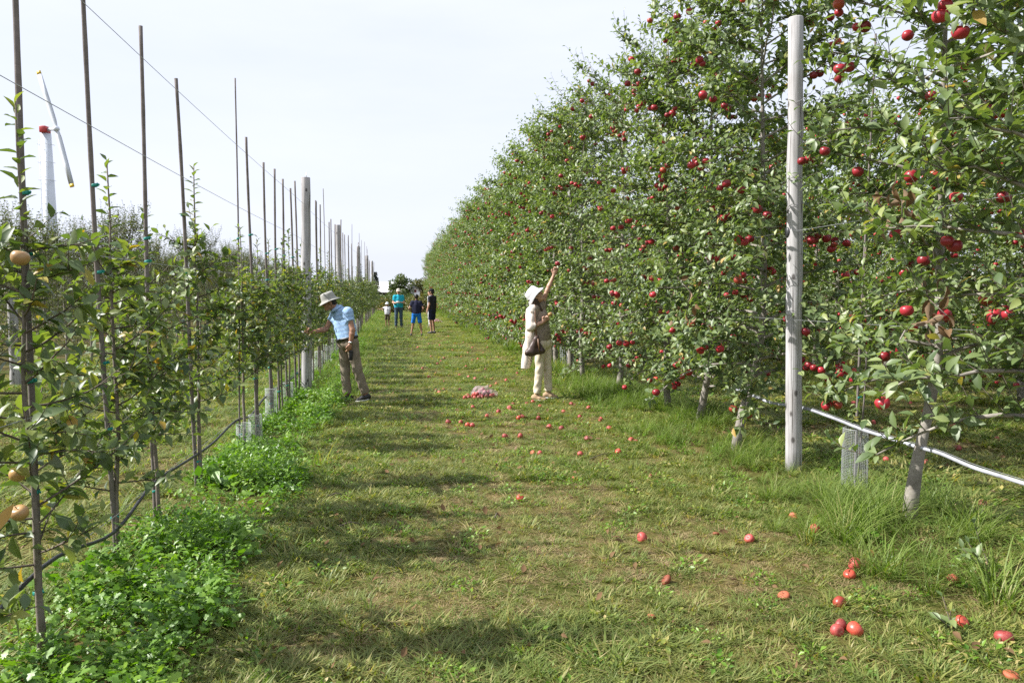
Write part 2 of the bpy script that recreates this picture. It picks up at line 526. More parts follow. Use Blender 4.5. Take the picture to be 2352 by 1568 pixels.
M_apple = apple_mat('red_apple', (0.30, 0.012, 0.026), (0.46, 0.06, 0.06), 0.56, (0.5, 0.3, 0.08))
M_apple_o = apple_mat('orange_apple', (0.34, 0.032, 0.028), (0.47, 0.14, 0.06), 0.54, (0.46, 0.34, 0.11))
M_apple_f = apple_mat('fallen_apple', (0.32, 0.028, 0.034), (0.46, 0.14, 0.10), 0.52, (0.46, 0.3, 0.15), 0.5)
M_apple_b = apple_mat('browning_apple', (0.30, 0.065, 0.032), (0.40, 0.17, 0.075), 0.56, (0.36, 0.22, 0.09), 0.65)
M_apple_y = apple_mat('yellow_apple', (0.42, 0.19, 0.09), (0.42, 0.30, 0.11), 0.45, (0.36, 0.36, 0.11))
M_stem = simple('apple_stem', (0.09, 0.06, 0.035), 0.8, 0.2, 40)
M_flesh = simple('apple_flesh', (0.72, 0.56, 0.30), 0.5, 0.15, 60)

# ------------------------------------------------------------------ leaf templates (along +Y, normal +Z, unit length)
def leaf_template(lod, wid=0.245, curl=0.24, fold=0.10):
    def z(t): return -curl * t * t
    if lod == 0:
        rows = [(0.26, 0.70), (0.50, 1.0), (0.78, 0.58)]
        v = [(0, 0, 0)]
        for t, w in rows:
            v += [(-wid * w, t, z(t) + fold * w), (0, t, z(t)), (wid * w, t, z(t) + fold * w)]
        v.append((0, 1.0, z(1.0)))
        f = [(0, 2, 1), (0, 3, 2)]
        for k in range(2):
            a = 1 + 3 * k; b = a + 3
            f += [(a, a + 1, b + 1), (a, b + 1, b), (a + 1, a + 2, b + 2), (a + 1, b + 2, b + 1)]
        f += [(7, 8, 10), (8, 9, 10)]
    elif lod == 1:
        v = [(0, 0, 0), (-wid, 0.5, z(.5) + fold), (0, 0.5, z(.5)), (wid, 0.5, z(.5) + fold), (0, 1, z(1))]
        f = [(0, 2, 1), (0, 3, 2), (1, 2, 4), (2, 3, 4)]
    else:
        v = [(0, 0, 0), (-wid, 0.5, fold), (0, 1, z(1)), (wid, 0.5, fold)]
        f = [(0, 2, 1), (0, 3, 2)]
    return np.array(v, float), np.array(f, int)


LT = {k: leaf_template(k) for k in (0, 1, 2)}
LT_ROUND = leaf_template(0, 0.36, 0.12, 0.05)


def norm(a):
    return a / (np.linalg.norm(a, axis=-1, keepdims=True) + 1e-9)


class Foliage:
    """leaf frames gathered as arrays"""
    def __init__(s):
        s.p = []; s.d = []; s.n = []; s.l = []; s.r = []

    def add(s, p, d, n, l, r):
        s.p.append(p); s.d.append(d); s.n.append(n); s.l.append(l); s.r.append(r)

    def finish(s):
        s.p = np.concatenate(s.p); s.l = np.concatenate(s.l); s.r = np.concatenate(s.r)
        d = norm(np.concatenate(s.d)); n = np.concatenate(s.n)
        n = norm(n - d * np.sum(n * d, 1, keepdims=True))
        x = np.cross(d, n)
        s.R = np.stack([x, d, n], -1)             # columns
        return s

    def mesh(s, name, tmpl, mat, keep=None):
        p, R, l, r = s.p, s.R, s.l, s.r
        if keep is not None:
            p, R, l, r = p[keep], R[keep], l[keep], r[keep]
        tv, tf = tmpl
        v = np.einsum('nij,vj->nvi', R, tv) * l[:, None, None] + p[:, None, :]
        f = tf[None] + (np.arange(len(p)) * len(tv))[:, None, None]
        me = mesh_np(name, v.reshape(-1, 3), f.reshape(-1, 3), np.repeat(r, len(tv)))
        me.materials.append(mat)
        return me


UP = np.array([0, 0, 1.0])


def perp(d):
    ref = np.array([1., 0, 0]) if abs(d[0]) < 0.7 else np.array([0, 1., 0])
    u = np.cross(d, ref); u /= np.linalg.norm(u)
    return u, np.cross(d, u)


def shoot(F, rg, p0, d, length, spacing, size, lift=0.3, start=0.1, m=5, tipsmall=0.6):
    """a leafy shoot that bends upward by lift; returns its path"""
    d = d / np.linalg.norm(d)
    ts = np.linspace(0, 1, m)
    path = p0 + (d * length) * ts[:, None] + UP * (lift * length) * (ts ** 2)[:, None] + rg.normal(0, 0.012 * length, (m, 3)) * ts[:, None]
    n = max(2, int(length * (1 - start) / spacing))
    t = np.linspace(start, 1.0, n)
    pos = np.stack([np.interp(t, ts, path[:, k]) for k in range(3)], 1)
    dd = path[-1] - path[-2]; dd = dd / (np.linalg.norm(dd) + 1e-9)
    u, w = perp(dd)
    ph = np.arange(n) * 2.39996 + rg.uniform(0, 6.28) + rg.normal(0, 0.3, n)
    rad = np.cos(ph)[:, None] * u + np.sin(ph)[:, None] * w
    ax = (0.35 + 0.9 * (t > 0.93))[:, None] * dd
    ld = norm(rad * 0.9 + ax + UP * 0.12 + rg.normal(0, 0.22, (n, 3)))
    nn = dd * 0.7 + UP * 0.75 + np.array([-0.25, 0, 0]) + rg.normal(0, 0.33, (n, 3))
    l = size * rg.uniform(0.72, 1.18, n) * (1 - (1 - tipsmall) * t ** 3)
    F.add(pos, ld, nn, l, rg.uniform(0, 1, n))
    return path


def rosette(F, rg, p0, d, n, size):
    u, w = perp(d)
    ph = np.arange(n) * 2.39996 + rg.uniform(0, 6.28)
    rad = np.cos(ph)[:, None] * u + np.sin(ph)[:, None] * w
    ld = norm(rad + d * rg.uniform(0.1, 0.9, (n, 1)) + rg.normal(0, 0.2, (n, 3)))
    nn = d * 0.5 + UP * 0.8 + rg.normal(0, 0.3, (n, 3))
    F.add(np.repeat(p0[None], n, 0) + rg.normal(0, 0.006, (n, 3)), ld, nn, size * rg.uniform(0.6, 1.15, n), rg.uniform(0, 1, n))


def interp_path(path, t):
    ts = np.linspace(0, 1, len(path))
    return np.array([np.interp(t, ts, path[:, k]) for k in range(3)])


# ------------------------------------------------------------------ mature apple tree
def mature_tree(seed, H=4.9, lod=0, limbs=36, trunk_pts=None, r0=0.055, z0=0.75, half=(0.95, 0.9), size=0.082, shoots=8, tubes=True, n_apple=60, low=1.0, spread_pow=0.22):
    rg = np.random.default_rng(seed)
    F = Foliage(); T = MB(); tw = MB(); apples = []
    if trunk_pts is None:
        a = rg.uniform(0, 6.28); b = rg.uniform(0.05, 0.16)
        off = np.array([math.cos(a), math.sin(a), 0]) * b
        zs = np.array([0, 0.25, 0.55, 0.95, 1.6, 2.4, 3.3, H * 0.86, H * 0.97])
        k = np.array([0, 0.25, 0.75, 1.0, 0.9, 0.8, 0.7, 0.6, 0.6])
        trunk = np.stack([off[0] * k, off[1] * k, zs], 1) + np.c_[rg.normal(0, 0.018, (9, 2)), np.zeros(9)]
        trunk[0, :2] = 0
    else:
        trunk = np.array(trunk_pts, float)
    zt = np.linspace(0, 1, 24)
    zs = trunk[:, 2]
    zz = zt * zs[-1]
    tp = np.stack([np.interp(zz, zs, trunk[:, 0]), np.interp(zz, zs, trunk[:, 1]), zz], 1)
    # soften the corners
    for _ in range(2):
        tp[1:-1, :2] = (tp[:-2, :2] + 2 * tp[1:-1, :2] + tp[2:, :2]) / 4
    rad = r0 * (1 - 0.86 * zt ** 0.9) + 0.15 * r0 * np.exp(-zt * zs[-1] / 0.10)
    rad *= 1 + 0.06 * rg.normal(0, 1, 24)
    rad = np.maximum(rad, 0.006)
    tp[0, 2] = -0.06
    T.tube(tp, rad, 10)
    az = rg.uniform(0, 6.28)
    for i in range(limbs):
        fz = (i + rg.uniform(-0.4, 0.4)) / (limbs - 1)
        z = z0 + (H - 0.45 - z0) * np.clip(fz, 0, 1)
        az += 2.39996 + rg.normal(0, 0.35)
        hx = math.cos(az); hy = math.sin(az)
        k = 1.0 if z < 1.2 else 1.0 - spread_pow * ((z - 1.2) / (H - 1.2)) ** 1.6
        L = k * rg.uniform(0.72, 1.12) / math.sqrt((hx / half[0]) ** 2 + (hy / half[1]) ** 2)
        p0 = np.array([np.interp(z, tp[:, 2], tp[:, 0]), np.interp(z, tp[:, 2], tp[:, 1]), z])
        el = rg.uniform(0.05, 0.5) + 0.45 * max(0, fz - 0.6) * 2
        droop = rg.uniform(0.15, 0.55) * (1.15 - fz) * low
        t = np.linspace(0, 1, 7)
        lp = p0 + np.outer(t, [hx * L, hy * L, 0]) + np.outer(t * L * math.tan(el) - droop * L * t ** 2.2, UP) + rg.normal(0, 0.02, (7, 3)) * t[:, None]
        lr = np.interp(t, [0, 1], [0.010 + 0.010 * (1 - fz), 0.004]) * (r0 / 0.055) ** 0.4
        if tubes:
            T.tube(lp, lr, 5, cap=False)
        # leafy side shoots
        for j in range(shoots):
            tt = np.clip(0.14 + 0.86 * (j + rg.uniform(0, 1)) / shoots, 0, 1)
            q = interp_path(lp, tt)
            ld = np.array([hx, hy, 0.0])
            side = np.array([-hy, hx, 0.0]) * rg.choice([-1, 1])
            d = ld * rg.uniform(0.2, 0.9) + side * rg.uniform(0.1, 1.0) + UP * rg.uniform(-0.25, 0.9)
            sl = rg.uniform(0.14, 0.40) * (1.25 if fz > 0.75 else 1.0)
            sp = shoot(F, rg, q, d, sl, 0.030 if lod == 0 else 0.036, size, lift=rg.uniform(0.05, 0.5))
            if tubes and lod < 2:
                v, f = tube_np(sp, np.linspace(0.0035, 0.0015, len(sp)), 3); tw.add(v, f)
        rosette(F, rg, lp[-1], norm(lp[-1] - lp[-2]), 6, size)
        for j in range(5):
            tt = rg.uniform(0.2, 0.95)
            rosette(F, rg, interp_path(lp, tt), UP + rg.normal(0, 0.5, 3), int(rg.integers(4, 7)), size * 0.9)
        na = rg.poisson(n_apple / limbs * (1.08 - 0.1 * fz))
        for j in range(na):
            tt = rg.uniform(0.45, 1.0)
            q = interp_path(lp, tt) + np.array([hx * 0.05 + rg.normal(0, 0.05), hy * 0.05 + rg.normal(0, 0.05), -rg.uniform(0.06, 0.14)])
            apples.append((q, rg.uniform(0.032, 0.045)))
            while rg.uniform() < 0.13:
                a2 = rg.uniform(0, 6.28); apples.append((q + np.array([math.cos(a2) * .066, math.sin(a2) * .066, rg.normal(0, .03)]), rg.uniform(0.030, 0.043)))
                if rg.uniform() < .5: break
    for z in np.linspace(z0 * 0.95, H - 0.5, 44):
        a = rg.uniform(0, 6.28)
        p0 = np.array([np.interp(z, tp[:, 2], tp[:, 0]), np.interp(z, tp[:, 2], tp[:, 1]), z])
        shoot(F, rg, p0, np.array([math.cos(a), math.sin(a), rg.uniform(0, .8)]), rg.uniform(0.15, 0.42), 0.034, size, lift=0.2)
    # upright leaders at the top
    top = tp[-1]
    for j in range(9):
        a = rg.uniform(0, 6.28); rr = rg.uniform(0.0, 0.45)
        q = np.array([top[0] + rr * math.cos(a), top[1] + rr * math.sin(a), H - rg.uniform(0.3, 0.75) - rr * 0.3])
        d = np.array([math.cos(a) * 0.35, math.sin(a) * 0.35, 1.0])
        sp = shoot(F, rg, q, d, rg.uniform(0.35, 0.75), 0.034, size * 0.95, lift=0.1)
        if tubes:
            v, f = tube_np(sp, np.linspace(0.005, 0.002, len(sp)), 3); tw.add(v, f)
    F.finish()
    return F, T, tw, apples


def young_tree(seed, H=2.3, zlo=0.5, n_br=15, blen=(0.3, 0.62), size=0.085, lean=(0, 0), lod=0, r0=0.014, n_apple=0, leader=0.55, spacing=0.034, bias=None):
    rg = np.random.default_rng(seed)
    F = Foliage(); T = MB(); tw = MB(); apples = []
    n = 14
    t = np.linspace(0, 1, n)
    wob = np.cumsum(rg.normal(0, 0.006, (n, 2)), 0); wob[0] = 0
    tp = np.stack([lean[0] * t + wob[:, 0], lean[1] * t + wob[:, 1], H * t], 1)
    tp[0, 2] = -0.05
    T.tube(tp, np.linspace(r0, 0.004, n) * (1 + 0.07 * rg.normal(0, 1, n)), 7)
    az = rg.uniform(0, 6.28)
    for i in range(n_br):
        fz = (i + rg.uniform(-0.3, 0.3)) / max(1, n_br - 1)
        z = zlo + (H - leader - zlo) * np.clip(fz, 0, 1)
        az += 2.39996 + rg.normal(0, 0.4)
        if bias is not None and rg.uniform() < 0.25:
            az = bias + rg.normal(0, 0.5)
        L = rg.uniform(*blen) * (1.1 - 0.45 * fz)
        p0 = np.array([np.interp(z, tp[:, 2], tp[:, 0]), np.interp(z, tp[:, 2], tp[:, 1]), z])
        d = np.array([math.cos(az), math.sin(az), rg.uniform(0.0, 0.55)])
        bp = shoot(F, rg, p0, d, L, spacing, size, lift=rg.uniform(-0.25, 0.55), start=0.15, m=6, tipsmall=0.8)
        v, f = tube_np(bp, np.linspace(0.006, 0.002, len(bp)), 4); tw.add(v, f)
        for j in range(3):
            tt = rg.uniform(0.25, 0.9); q = interp_path(bp, tt)
            if rg.uniform() < 0.55:
                d2 = d * 0.5 + rg.normal(0, 0.6, 3) + UP * 0.3
                sp = shoot(F, rg, q, d2, rg.uniform(0.1, 0.26), spacing * 0.9, size * 0.95, lift=0.2)
                v, f = tube_np(sp, np.linspace(0.003, 0.0015, len(sp)), 3); tw.add(v, f)
            else:
                rosette(F, rg, q, UP + rg.normal(0, 0.4, 3), int(rg.integers(4, 7)), size)
        if n_apple and rg.uniform() < n_apple / n_br:
            q = interp_path(bp, rg.uniform(0.5, 1.0)) + np.array([0, 0, -0.06])
            apples.append((q, rg.uniform(0.032, 0.038)))
    # leaves up the leader
    q = tp[-5] if leader > 0.4 else tp[-3]
    shoot(F, rg, q, tp[-1] - q + np.array([1e-3, 0, 0]), float(np.linalg.norm(tp[-1] - q)), 0.023, size * 0.9, lift=0.0, start=0.0, m=5, tipsmall=0.75)
    F.finish()
    return F, T, tw, apples


def wispy_tree(seed, H=3.0, size=0.072):
    """older thin tree of the back rows: many upright whips with small leaves"""
    rg = np.random.default_rng(seed)
    F = Foliage(); T = MB(); tw = MB()
    tp = np.stack([rg.normal(0, 0.02, 8), rg.normal(0, 0.02, 8), np.linspace(-0.05, H * 0.8, 8)], 1)
    T.tube(tp, np.linspace(0.035, 0.010, 8), 6)
    az = rg.uniform(0, 6)
    for i in range(38):
        fz = i / 37.0
        z = 0.55 + (H * 0.86 - 0.55) * fz
        az += 2.39996 + rg.normal(0, 0.3)
        L = rg.uniform(0.45, 0.95) * (1 - 0.45 * fz)
        p0 = np.array([0, 0, min(z, H * 0.8)])
        d = np.array([math.cos(az), math.sin(az) * 0.95, rg.uniform(0.0, 0.4)])
        bp = shoot(F, rg, p0, d, L, 0.05, size, lift=0.1, start=0.15)
        v, f = tube_np(bp, np.linspace(0.007, 0.003, len(bp)), 3); tw.add(v, f)
        for j in range(7):
            q = interp_path(bp, rg.uniform(0.2, 1.0))
            d2 = np.array([rg.normal(0, 0.35), rg.normal(0, 0.35), 1.0 if fz > 0.3 else rg.uniform(-0.2, 1)])
            sp = shoot(F, rg, q, d2, rg.uniform(0.2, 0.5) * (1 + 0.25 * fz), 0.042, size, lift=0.1)
            v, f = tube_np(sp[::2], np.linspace(0.0035, 0.0018, len(sp[::2])), 3); tw.add(v, f)
    F.finish()
    return F, T, tw


# ------------------------------------------------------------------ apples
def apple_mesh(name, mat, sides=16, rings=9, stem=True, squash=0.93, bite=False):
    th = np.linspace(0.0, math.pi, rings)
    r = np.sin(th) * (1 + 0.06 * np.cos(th))
    z = np.cos(th) * squash
    top = np.exp(-(th / 0.42) ** 2); bot = np.exp(-((math.pi - th) / 0.35) ** 2)
    z = z - 0.28 * top + 0.20 * bot
    r[0] = 0.02; r[-1] = 0.02
    B = MB()
    def lumpy(v):
        a = np.arctan2(v[:, 1], v[:, 0])
        k = 1 + 0.025 * np.cos(5 * a) * (v[:, 2] < 0) + 0.02 * np.cos(2 * a + 1)
        w = v.copy(); w[:, 0] *= k; w[:, 1] *= k
        return w
    B.lathe(np.stack([r, z], 1)[::-1], sides, 0, squash=lumpy)
    mats = [mat]
    if stem:
        B.tube(np.array([[0, 0, 0.55], [0.03, 0.02, 0.8], [0.10, 0.03, 1.08]]), [0.05, 0.04, 0.055], 5, 1)
        mats.append(M_stem)
    if bite:
        B.lathe([(0.02, 0.20), (0.3, 0.16), (0.46, 0.0)], 10, 2, M=np.array(Matrix.Translation((0.66, -0.3, 0.25)) @ Euler((0, RAD(68), RAD(-25))).to_matrix().to_4x4()))
        mats = [mat, M_stem, M_flesh]
    me = B.mesh(name, mats)
    return me


AP = {'red': apple_mesh('apple_red', M_apple), 'orange': apple_mesh('apple_orange', M_apple_o), 'fallen': apple_mesh('apple_fallen', M_apple_f),
      'brown': apple_mesh('apple_brown', M_apple_b, squash=0.8), 'yellow': apple_mesh('apple_yellow', M_apple_y)}
AP_LO = apple_mesh('apple_small', M_apple, 8, 6, False)


def apple_cluster_mesh(name, apples, mat):
    """joined far apples"""
    tv = np.array([v.co[:] for v in AP_LO.vertices]); tf = np.array([p.vertices[:] for p in AP_LO.polygons])
    P = np.array([a[0] for a in apples]); r = np.array([a[1] for a in apples])
    v = tv[None] * r[:, None, None] + P[:, None]
    f = tf[None] + (np.arange(len(P)) * len(tv))[:, None, None]
    me = mesh_np(name, v.reshape(-1, 3), f.reshape(-1, 4))
    me.materials.append(mat)
    return me


# single leaves that show large: shared meshes, one object each
def single_leaf_mesh(name, tmpl, mat):
    v, f = tmpl
    me = mesh_np(name, v, f); me.materials.append(mat)
    return me


SL_A = [single_leaf_mesh('leaf_blade_%s' % c, leaf_template(0, w, cu, fo), M_leaf1) for c, w, cu, fo in (('a', .245, .26, .10), ('b', .27, .40, .06), ('c', .23, .14, .15))]
SL_Y = [single_leaf_mesh('young_blade_%s' % c, leaf_template(0, w, cu, fo), M_yleaf1) for c, w, cu, fo in (('a', .25, .28, .10), ('b', .285, .42, .06), ('c', .235, .14, .16))]


def wood(T, tw, barkmat, twigmat):
    B = MB()
    for src, m in ((T, 0), (tw, 1)):
        if not src.n: continue
        o = B.n
        B.v += src.v
        for k in (3, 4):
            B.f[k] += [f + o for f in src.f[k]]
            B.m[k] += [np.full(len(f), m, np.int32) for f in src.f[k]]
        B.n += src.n
    return B.mesh('trunk', [barkmat, twigmat])


def plant(name, loc, rz, F, T, tw, leafmat, barkmat, twigmat, tmpl, singles=0, single_meshes=None, apples=(), apple_kinds=('red',), apple_parts=True, scl=1.0, meshes=None):
    """one tree: Empty > trunk, twigs, crown, leaf..., apple..."""
    root = empty(name, loc, rz, scl)
    if meshes is None:
        c, s = math.cos(rz), math.sin(rz)
        RZ = np.array([[c, -s, 0], [s, c, 0], [0, 0, 1]])
        keep = np.ones(len(F.p), bool)
        if singles:
            wp = (F.p * scl) @ RZ.T + np.asarray(loc)
            dist = np.linalg.norm(wp - CAMP, axis=1) / F.l
            dist[~in_view(wp, -5, -5)] = 1e9
            idx = np.argsort(dist)[:singles]
            idx = idx[dist[idx] < 1e8]
            keep[idx] = False
            for q, i in enumerate(idx):
                lo = ob('leaf', single_meshes[q % len(single_meshes)], root)
                M = Matrix(np.vstack([np.hstack([F.R[i] * F.l[i], F.p[i][:, None]]), [0, 0, 0, 1]]).tolist())
                lo.matrix_local = M
        meshes = (wood(T, tw, barkmat, twigmat), F.mesh('crown', tmpl, leafmat, keep))
    ob('trunk', meshes[0], root)
    tag(ob('crown', meshes[1], root), kind='stuff')
    if len(apples) and apple_parts:
        for q, (p, r) in enumerate(apples):
            k = apple_kinds[int((q * 7919) % len(apple_kinds))]
            ob('apple', AP[k], root, loc=p, rot=(random.uniform(-.4, .4), random.uniform(-.4, .4), random.uniform(0, 6.28)), scl=r)
    return root, meshes


# ------------------------------------------------------------------ structure: the ground
M_ground = None


def ground_material():
    m, nt, b = new_mat('orchard_floor')
    g = nt.nodes.new('ShaderNodeNewGeometry')
    n1 = N(nt, 'ShaderNodeTexNoise', Scale=0.9, Detail=4.0, Roughness=0.6)
    n2 = N(nt, 'ShaderNodeTexNoise', Scale=38.0, Detail=5.0, Roughness=0.75)
    n3 = N(nt, 'ShaderNodeTexNoise', Scale=6.0, Detail=4.0, Roughness=0.6)
    for n in (n1, n2, n3):
        nt.links.new(g.outputs['Position'], n.inputs['Vector'])
    r1 = ramp(nt, [(0.35, (0.065, 0.080, 0.018)), (0.52, (0.110, 0.100, 0.034)), (0.68, (0.20, 0.15, 0.075))], n1.outputs['Fac'])
    r3 = ramp(nt, [(0.3, (0.75, 0.8, 0.7)), (0.7, (1.2, 1.12, 1.1))], n3.outputs['Fac'])
    mx = nt.nodes.new('ShaderNodeMixRGB'); mx.blend_type = 'MULTIPLY'; mx.inputs['Fac'].default_value = 1
    nt.links.new(r1.outputs['Color'], mx.inputs['Color1']); nt.links.new(r3.outputs['Color'], mx.inputs['Color2'])
    r2 = ramp(nt, [(0.3, (0.55, 0.55, 0.5)), (0.7, (1.35, 1.3, 1.25))], n2.outputs['Fac'])
    mx2 = nt.nodes.new('ShaderNodeMixRGB'); mx2.blend_type = 'MULTIPLY'; mx2.inputs['Fac'].default_value = 1
    nt.links.new(mx.outputs['Color'], mx2.inputs['Color1']); nt.links.new(r2.outputs['Color'], mx2.inputs['Color2'])
    nt.links.new(mx2.outputs['Color'], b.inputs['Base Color'])
    b.inputs['Roughness'].default_value = 0.95
    b.inputs['Specular IOR Level'].default_value = 0.1
    bump(nt, b, n2.outputs['Fac'], 0.8, 0.02)
    return m


M_ground = ground_material()
gx = np.unique(np.concatenate([np.linspace(-12, 14, 131), np.linspace(-80, 80, 41), np.linspace(-1500, 1500, 25)]).round(3))
gy = np.unique(np.concatenate([np.linspace(-2, 30, 161), np.linspace(-20, 140, 54), np.linspace(-600, 2400, 31)]).round(3))
GX, GY = np.meshgrid(gx, gy, indexing='ij')
gv = np.stack([GX, GY, ground_h(GX, GY)], -1).reshape(-1, 3)
ii, jj = np.meshgrid(np.arange(len(gx) - 1), np.arange(len(gy) - 1), indexing='ij')
ng = len(gy)
gf = np.stack([ii * ng + jj, (ii + 1) * ng + jj, (ii + 1) * ng + jj + 1, ii * ng + jj + 1], -1).reshape(-1, 4)
tag(ob('ground', mesh_np('ground', gv, gf), mat=M_ground), 'mown orchard aisle floor, yellowing grass and bare soil', 'ground', kind='structure')

ROW_L = -1.62
ROW_R = 3.55


def gz(x, y):
    return float(ground_h(x, y))


def on_ground(p):
    return np.array([p[0], p[1], gz(p[0], p[1])])


# ------------------------------------------------------------------ posts
def post_mesh(name, H, r, seed, rod=0.0):
    rg = np.random.default_rng(seed)
    B = MB()
    n = 14
    t = np.linspace(0, 1, n)
    path = np.stack([rg.normal(0, 0.003, n), rg.normal(0, 0.003, n), -0.1 + (H + 0.1) * t], 1)
    rad = r * (1.06 - 0.14 * t) * (1 + rg.normal(0, 0.012, n))
    path = np.vstack([path, path[-1] + [0, 0, 0.006]]); rad = np.append(rad, rad[-1] * 0.94)
    B.tube(path, rad, 20)
    return B.mesh(name, [M_post])


def staple_band(B, z, r):
    a = np.linspace(0, 2 * math.pi, 17)
    B.tube(np.stack([np.cos(a) * (r + 0.003), np.sin(a) * (r + 0.003), np.full(17, z)], 1), 0.0025, 4, cap=False)


def add_post(loc, H, r, label, seed, lean=(0, 0), rod=0.0, insulator=None, group=None):
    root = empty('trellis_post', loc)
    root.rotation_euler = (lean[0], lean[1], random.uniform(0, 6))
    ob('shaft', post_mesh('post_shaft', H, r, seed), root)
    if rod:
        B = MB(); B.tube([[-r * 0.3, 0, H - 0.05], [-r * 0.3, 0, H + rod]], 0.006, 6)
        ob('rod', B.mesh('rod', [M_wire]), root)
    if insulator:
        B = MB()
        B.lathe([(0.001, 0), (0.028, 0.0), (0.034, 0.018), (0.026, 0.04), (0.001, 0.045)], 12, M=np.array(Euler((0, RAD(90), 0)).to_matrix().to_4x4()), squash=lambda v: v * [1.5, 1, 1])
        o = ob('knob', B.mesh('knob', [M_hose]), root)
        o.location = insulator
    tag(root, label, 'post', group)
    return root

# ================================================================== the tall fruiting row
post_r = on_ground(gnd(1822, 1085))
p_ = add_post(post_r, 4.03, 0.069, 'weathered grey post with a black knob in front of the red apple trees', 11, lean=(0, RAD(-1.1)), insulator=(-0.078, 0, 2.17))
p_.rotation_euler[2] = 0.0
for k in range(1, 7):
    yy = post_r[1] + 9.4 * k
    add_post(on_ground((ROW_R + rng.normal(0, .04), yy)), 4.0, 0.08, 'weathered post %s along the fruiting row, mostly hidden by leaves' % ordinal(k + 1), 20 + k, lean=(rng.normal(0, .01), rng.normal(0, .01)), group='posts of the fruiting row')

RED_KINDS = ('red',) * 11 + ('orange',)
# nearest trees: (picture x, y of the trunk foot), trunk bends measured from the picture as (dx, dz)
near = [
    dict(px=(2400, 1392), H=4.6, seed=101, singles=150, lab='tall apple tree at the frame edge, nearest of the fruiting row', na=34, trunk=None),
    dict(px=(2087, 1200), H=4.7, seed=102, singles=260, lab='tall apple tree with curved pale trunk beside the wire guard', na=52,
         trunk=[(0, 0, 0), (0.02, 0, 0.25), (0.06, 0, 0.55), (0.14, 0, 0.8), (0.20, 0, 1.3), (0.18, 0.02, 2.0), (0.17, 0.02, 3.0), (0.15, 0, 4.1), (0.15, 0, 4.5)]),
    dict(px=(1688, 1038), H=5.0, seed=103, singles=160, lab='tall apple tree with strongly bent trunk just beyond the big post', na=85,
         trunk=[(0, 0, 0), (0.02, 0, 0.22), (0.08, 0, 0.48), (0.20, 0, 0.75), (0.28, 0, 1.2), (0.28, 0.02, 2.0), (0.25, 0.02, 3.0), (0.2, 0, 4.2), (0.2, 0, 4.8)]),
    dict(px=(1606, 970), H=5.0, seed=104, singles=0, lab='tall apple tree, second beyond the big post in the fruiting row', na=70, trunk=None),
    dict(px=(1535, 942), H=5.1, seed=105, singles=0, lab='tall apple tree, third beyond the big post in the fruiting row', na=65, trunk=None),
    dict(px=(1420, 900), H=5.1, seed=106, singles=0, lab='tall apple tree, fourth beyond the big post in the fruiting row', na=65, trunk=None),
    dict(px=(1340, 872), H=5.1, seed=107, singles=0, lab='tall apple tree in the fruiting row beside the woman', na=60, trunk=None),
]
last_y = 0
for i, d in enumerate(near):
    loc = on_ground(gnd(*d['px']))
    last_y = loc[1]
    nearest = i < 4
    F, T, tw, ap = mature_tree(d['seed'], H=d['H'], lod=0 if nearest else 1, limbs=(42 if i < 2 else 56), trunk_pts=d['trunk'], n_apple=d['na'] * 1.3, shoots=13 if i < 2 else 17,
                               z0=0.98 if i in (0, 1) else (0.72 if i == 2 else 0.45), r0=0.047 if i < 2 else 0.05, half=(0.92, 0.9) if i < 2 else ((1.0, 1.25) if i < 4 else (1.0, 1.0)), size=0.104 if i < 2 else 0.102)
    if i == 0:
        # keep the nearest crown out of the lens' way: it stands mostly outside the frame
        wp = F.p + loc
        x, y, dep = proj(wp)
        bad = (dep < 2.2)
        F.l[bad] = 0.02
        ap = [a for a in ap if proj(a[0] + loc)[2] > 2.4]
    root, _m = plant('apple_tree', loc, 0.0, F, T, tw, M_leaf, M_bark, M_twig, LT[0] if nearest else LT[1], d['singles'], SL_A, ap, RED_KINDS)
    tag(root, d['lab'], 'tree', 'tall trees of the fruiting row')

# the rest of the row: shared variants
var = []
for s in range(5):
    F, T, tw, ap = mature_tree(200 + s, H=[5.1, 5.25, 5.0, 5.3, 5.1][s], lod=2, limbs=54, n_apple=75, shoots=15, z0=0.45, half=(1.05, 1.05), size=0.114)
    cl = apple_cluster_mesh('apples_far', ap, M_apple)
    var.append((wood(T, tw, M_bark, M_twig), F.mesh('crown', LT[2], M_leaf), ap, cl))
yy = last_y + 1.25
k = 0
while yy < 84:
    v = var[int(rng.integers(0, 5))]
    rz = rng.choice([0.0, math.pi]) + rng.normal(0, 0.15)
    loc = on_ground((ROW_R + rng.normal(0, 0.07), yy + rng.normal(0, 0.08)))
    sc = rng.uniform(0.95, 1.05)
    near_enough = yy < 19
    root, _ = plant('apple_tree', loc, rz, None, None, None, None, None, None, None, apples=v[2] if near_enough else (), apple_kinds=RED_KINDS, scl=sc, meshes=v[:2])
    if not near_enough:
        tag(ob('apples', v[3], root), kind='stuff')
    tag(root, 'tall leafy apple tree, %s past the woman in the fruiting row' % ordinal(k + 1), 'tree', 'tall trees of the fruiting row')
    yy += rng.uniform(1.15, 1.45) * (1.0 if yy < 45 else 1.25)
    k += 1

# rows behind the fruiting row, seen through the trunks
for X, y0, y1, lab, grp in ((8.9, 4.5, 44, 'apple tree, %s of the row glimpsed just behind the fruiting row', 'second fruiting row'), (14.2, 8, 42, 'apple tree, %s of the row two rows behind the fruiting row', 'third fruiting row')):
    yy = y0; nth = 0
    while yy < y1:
        v = var[int(rng.integers(0, 5))]
        loc = on_ground((X + rng.normal(0, 0.1), yy))
        root, _ = plant('apple_tree', loc, rng.uniform(0, 6.28), None, None, None, None, None, None, None, scl=rng.uniform(0.92, 1.02), meshes=v[:2])
        tag(ob('apples', v[3], root), kind='stuff')
        nth += 1
        tag(root, lab % ordinal(nth), 'tree', grp)
        yy += rng.uniform(1.3, 1.6)

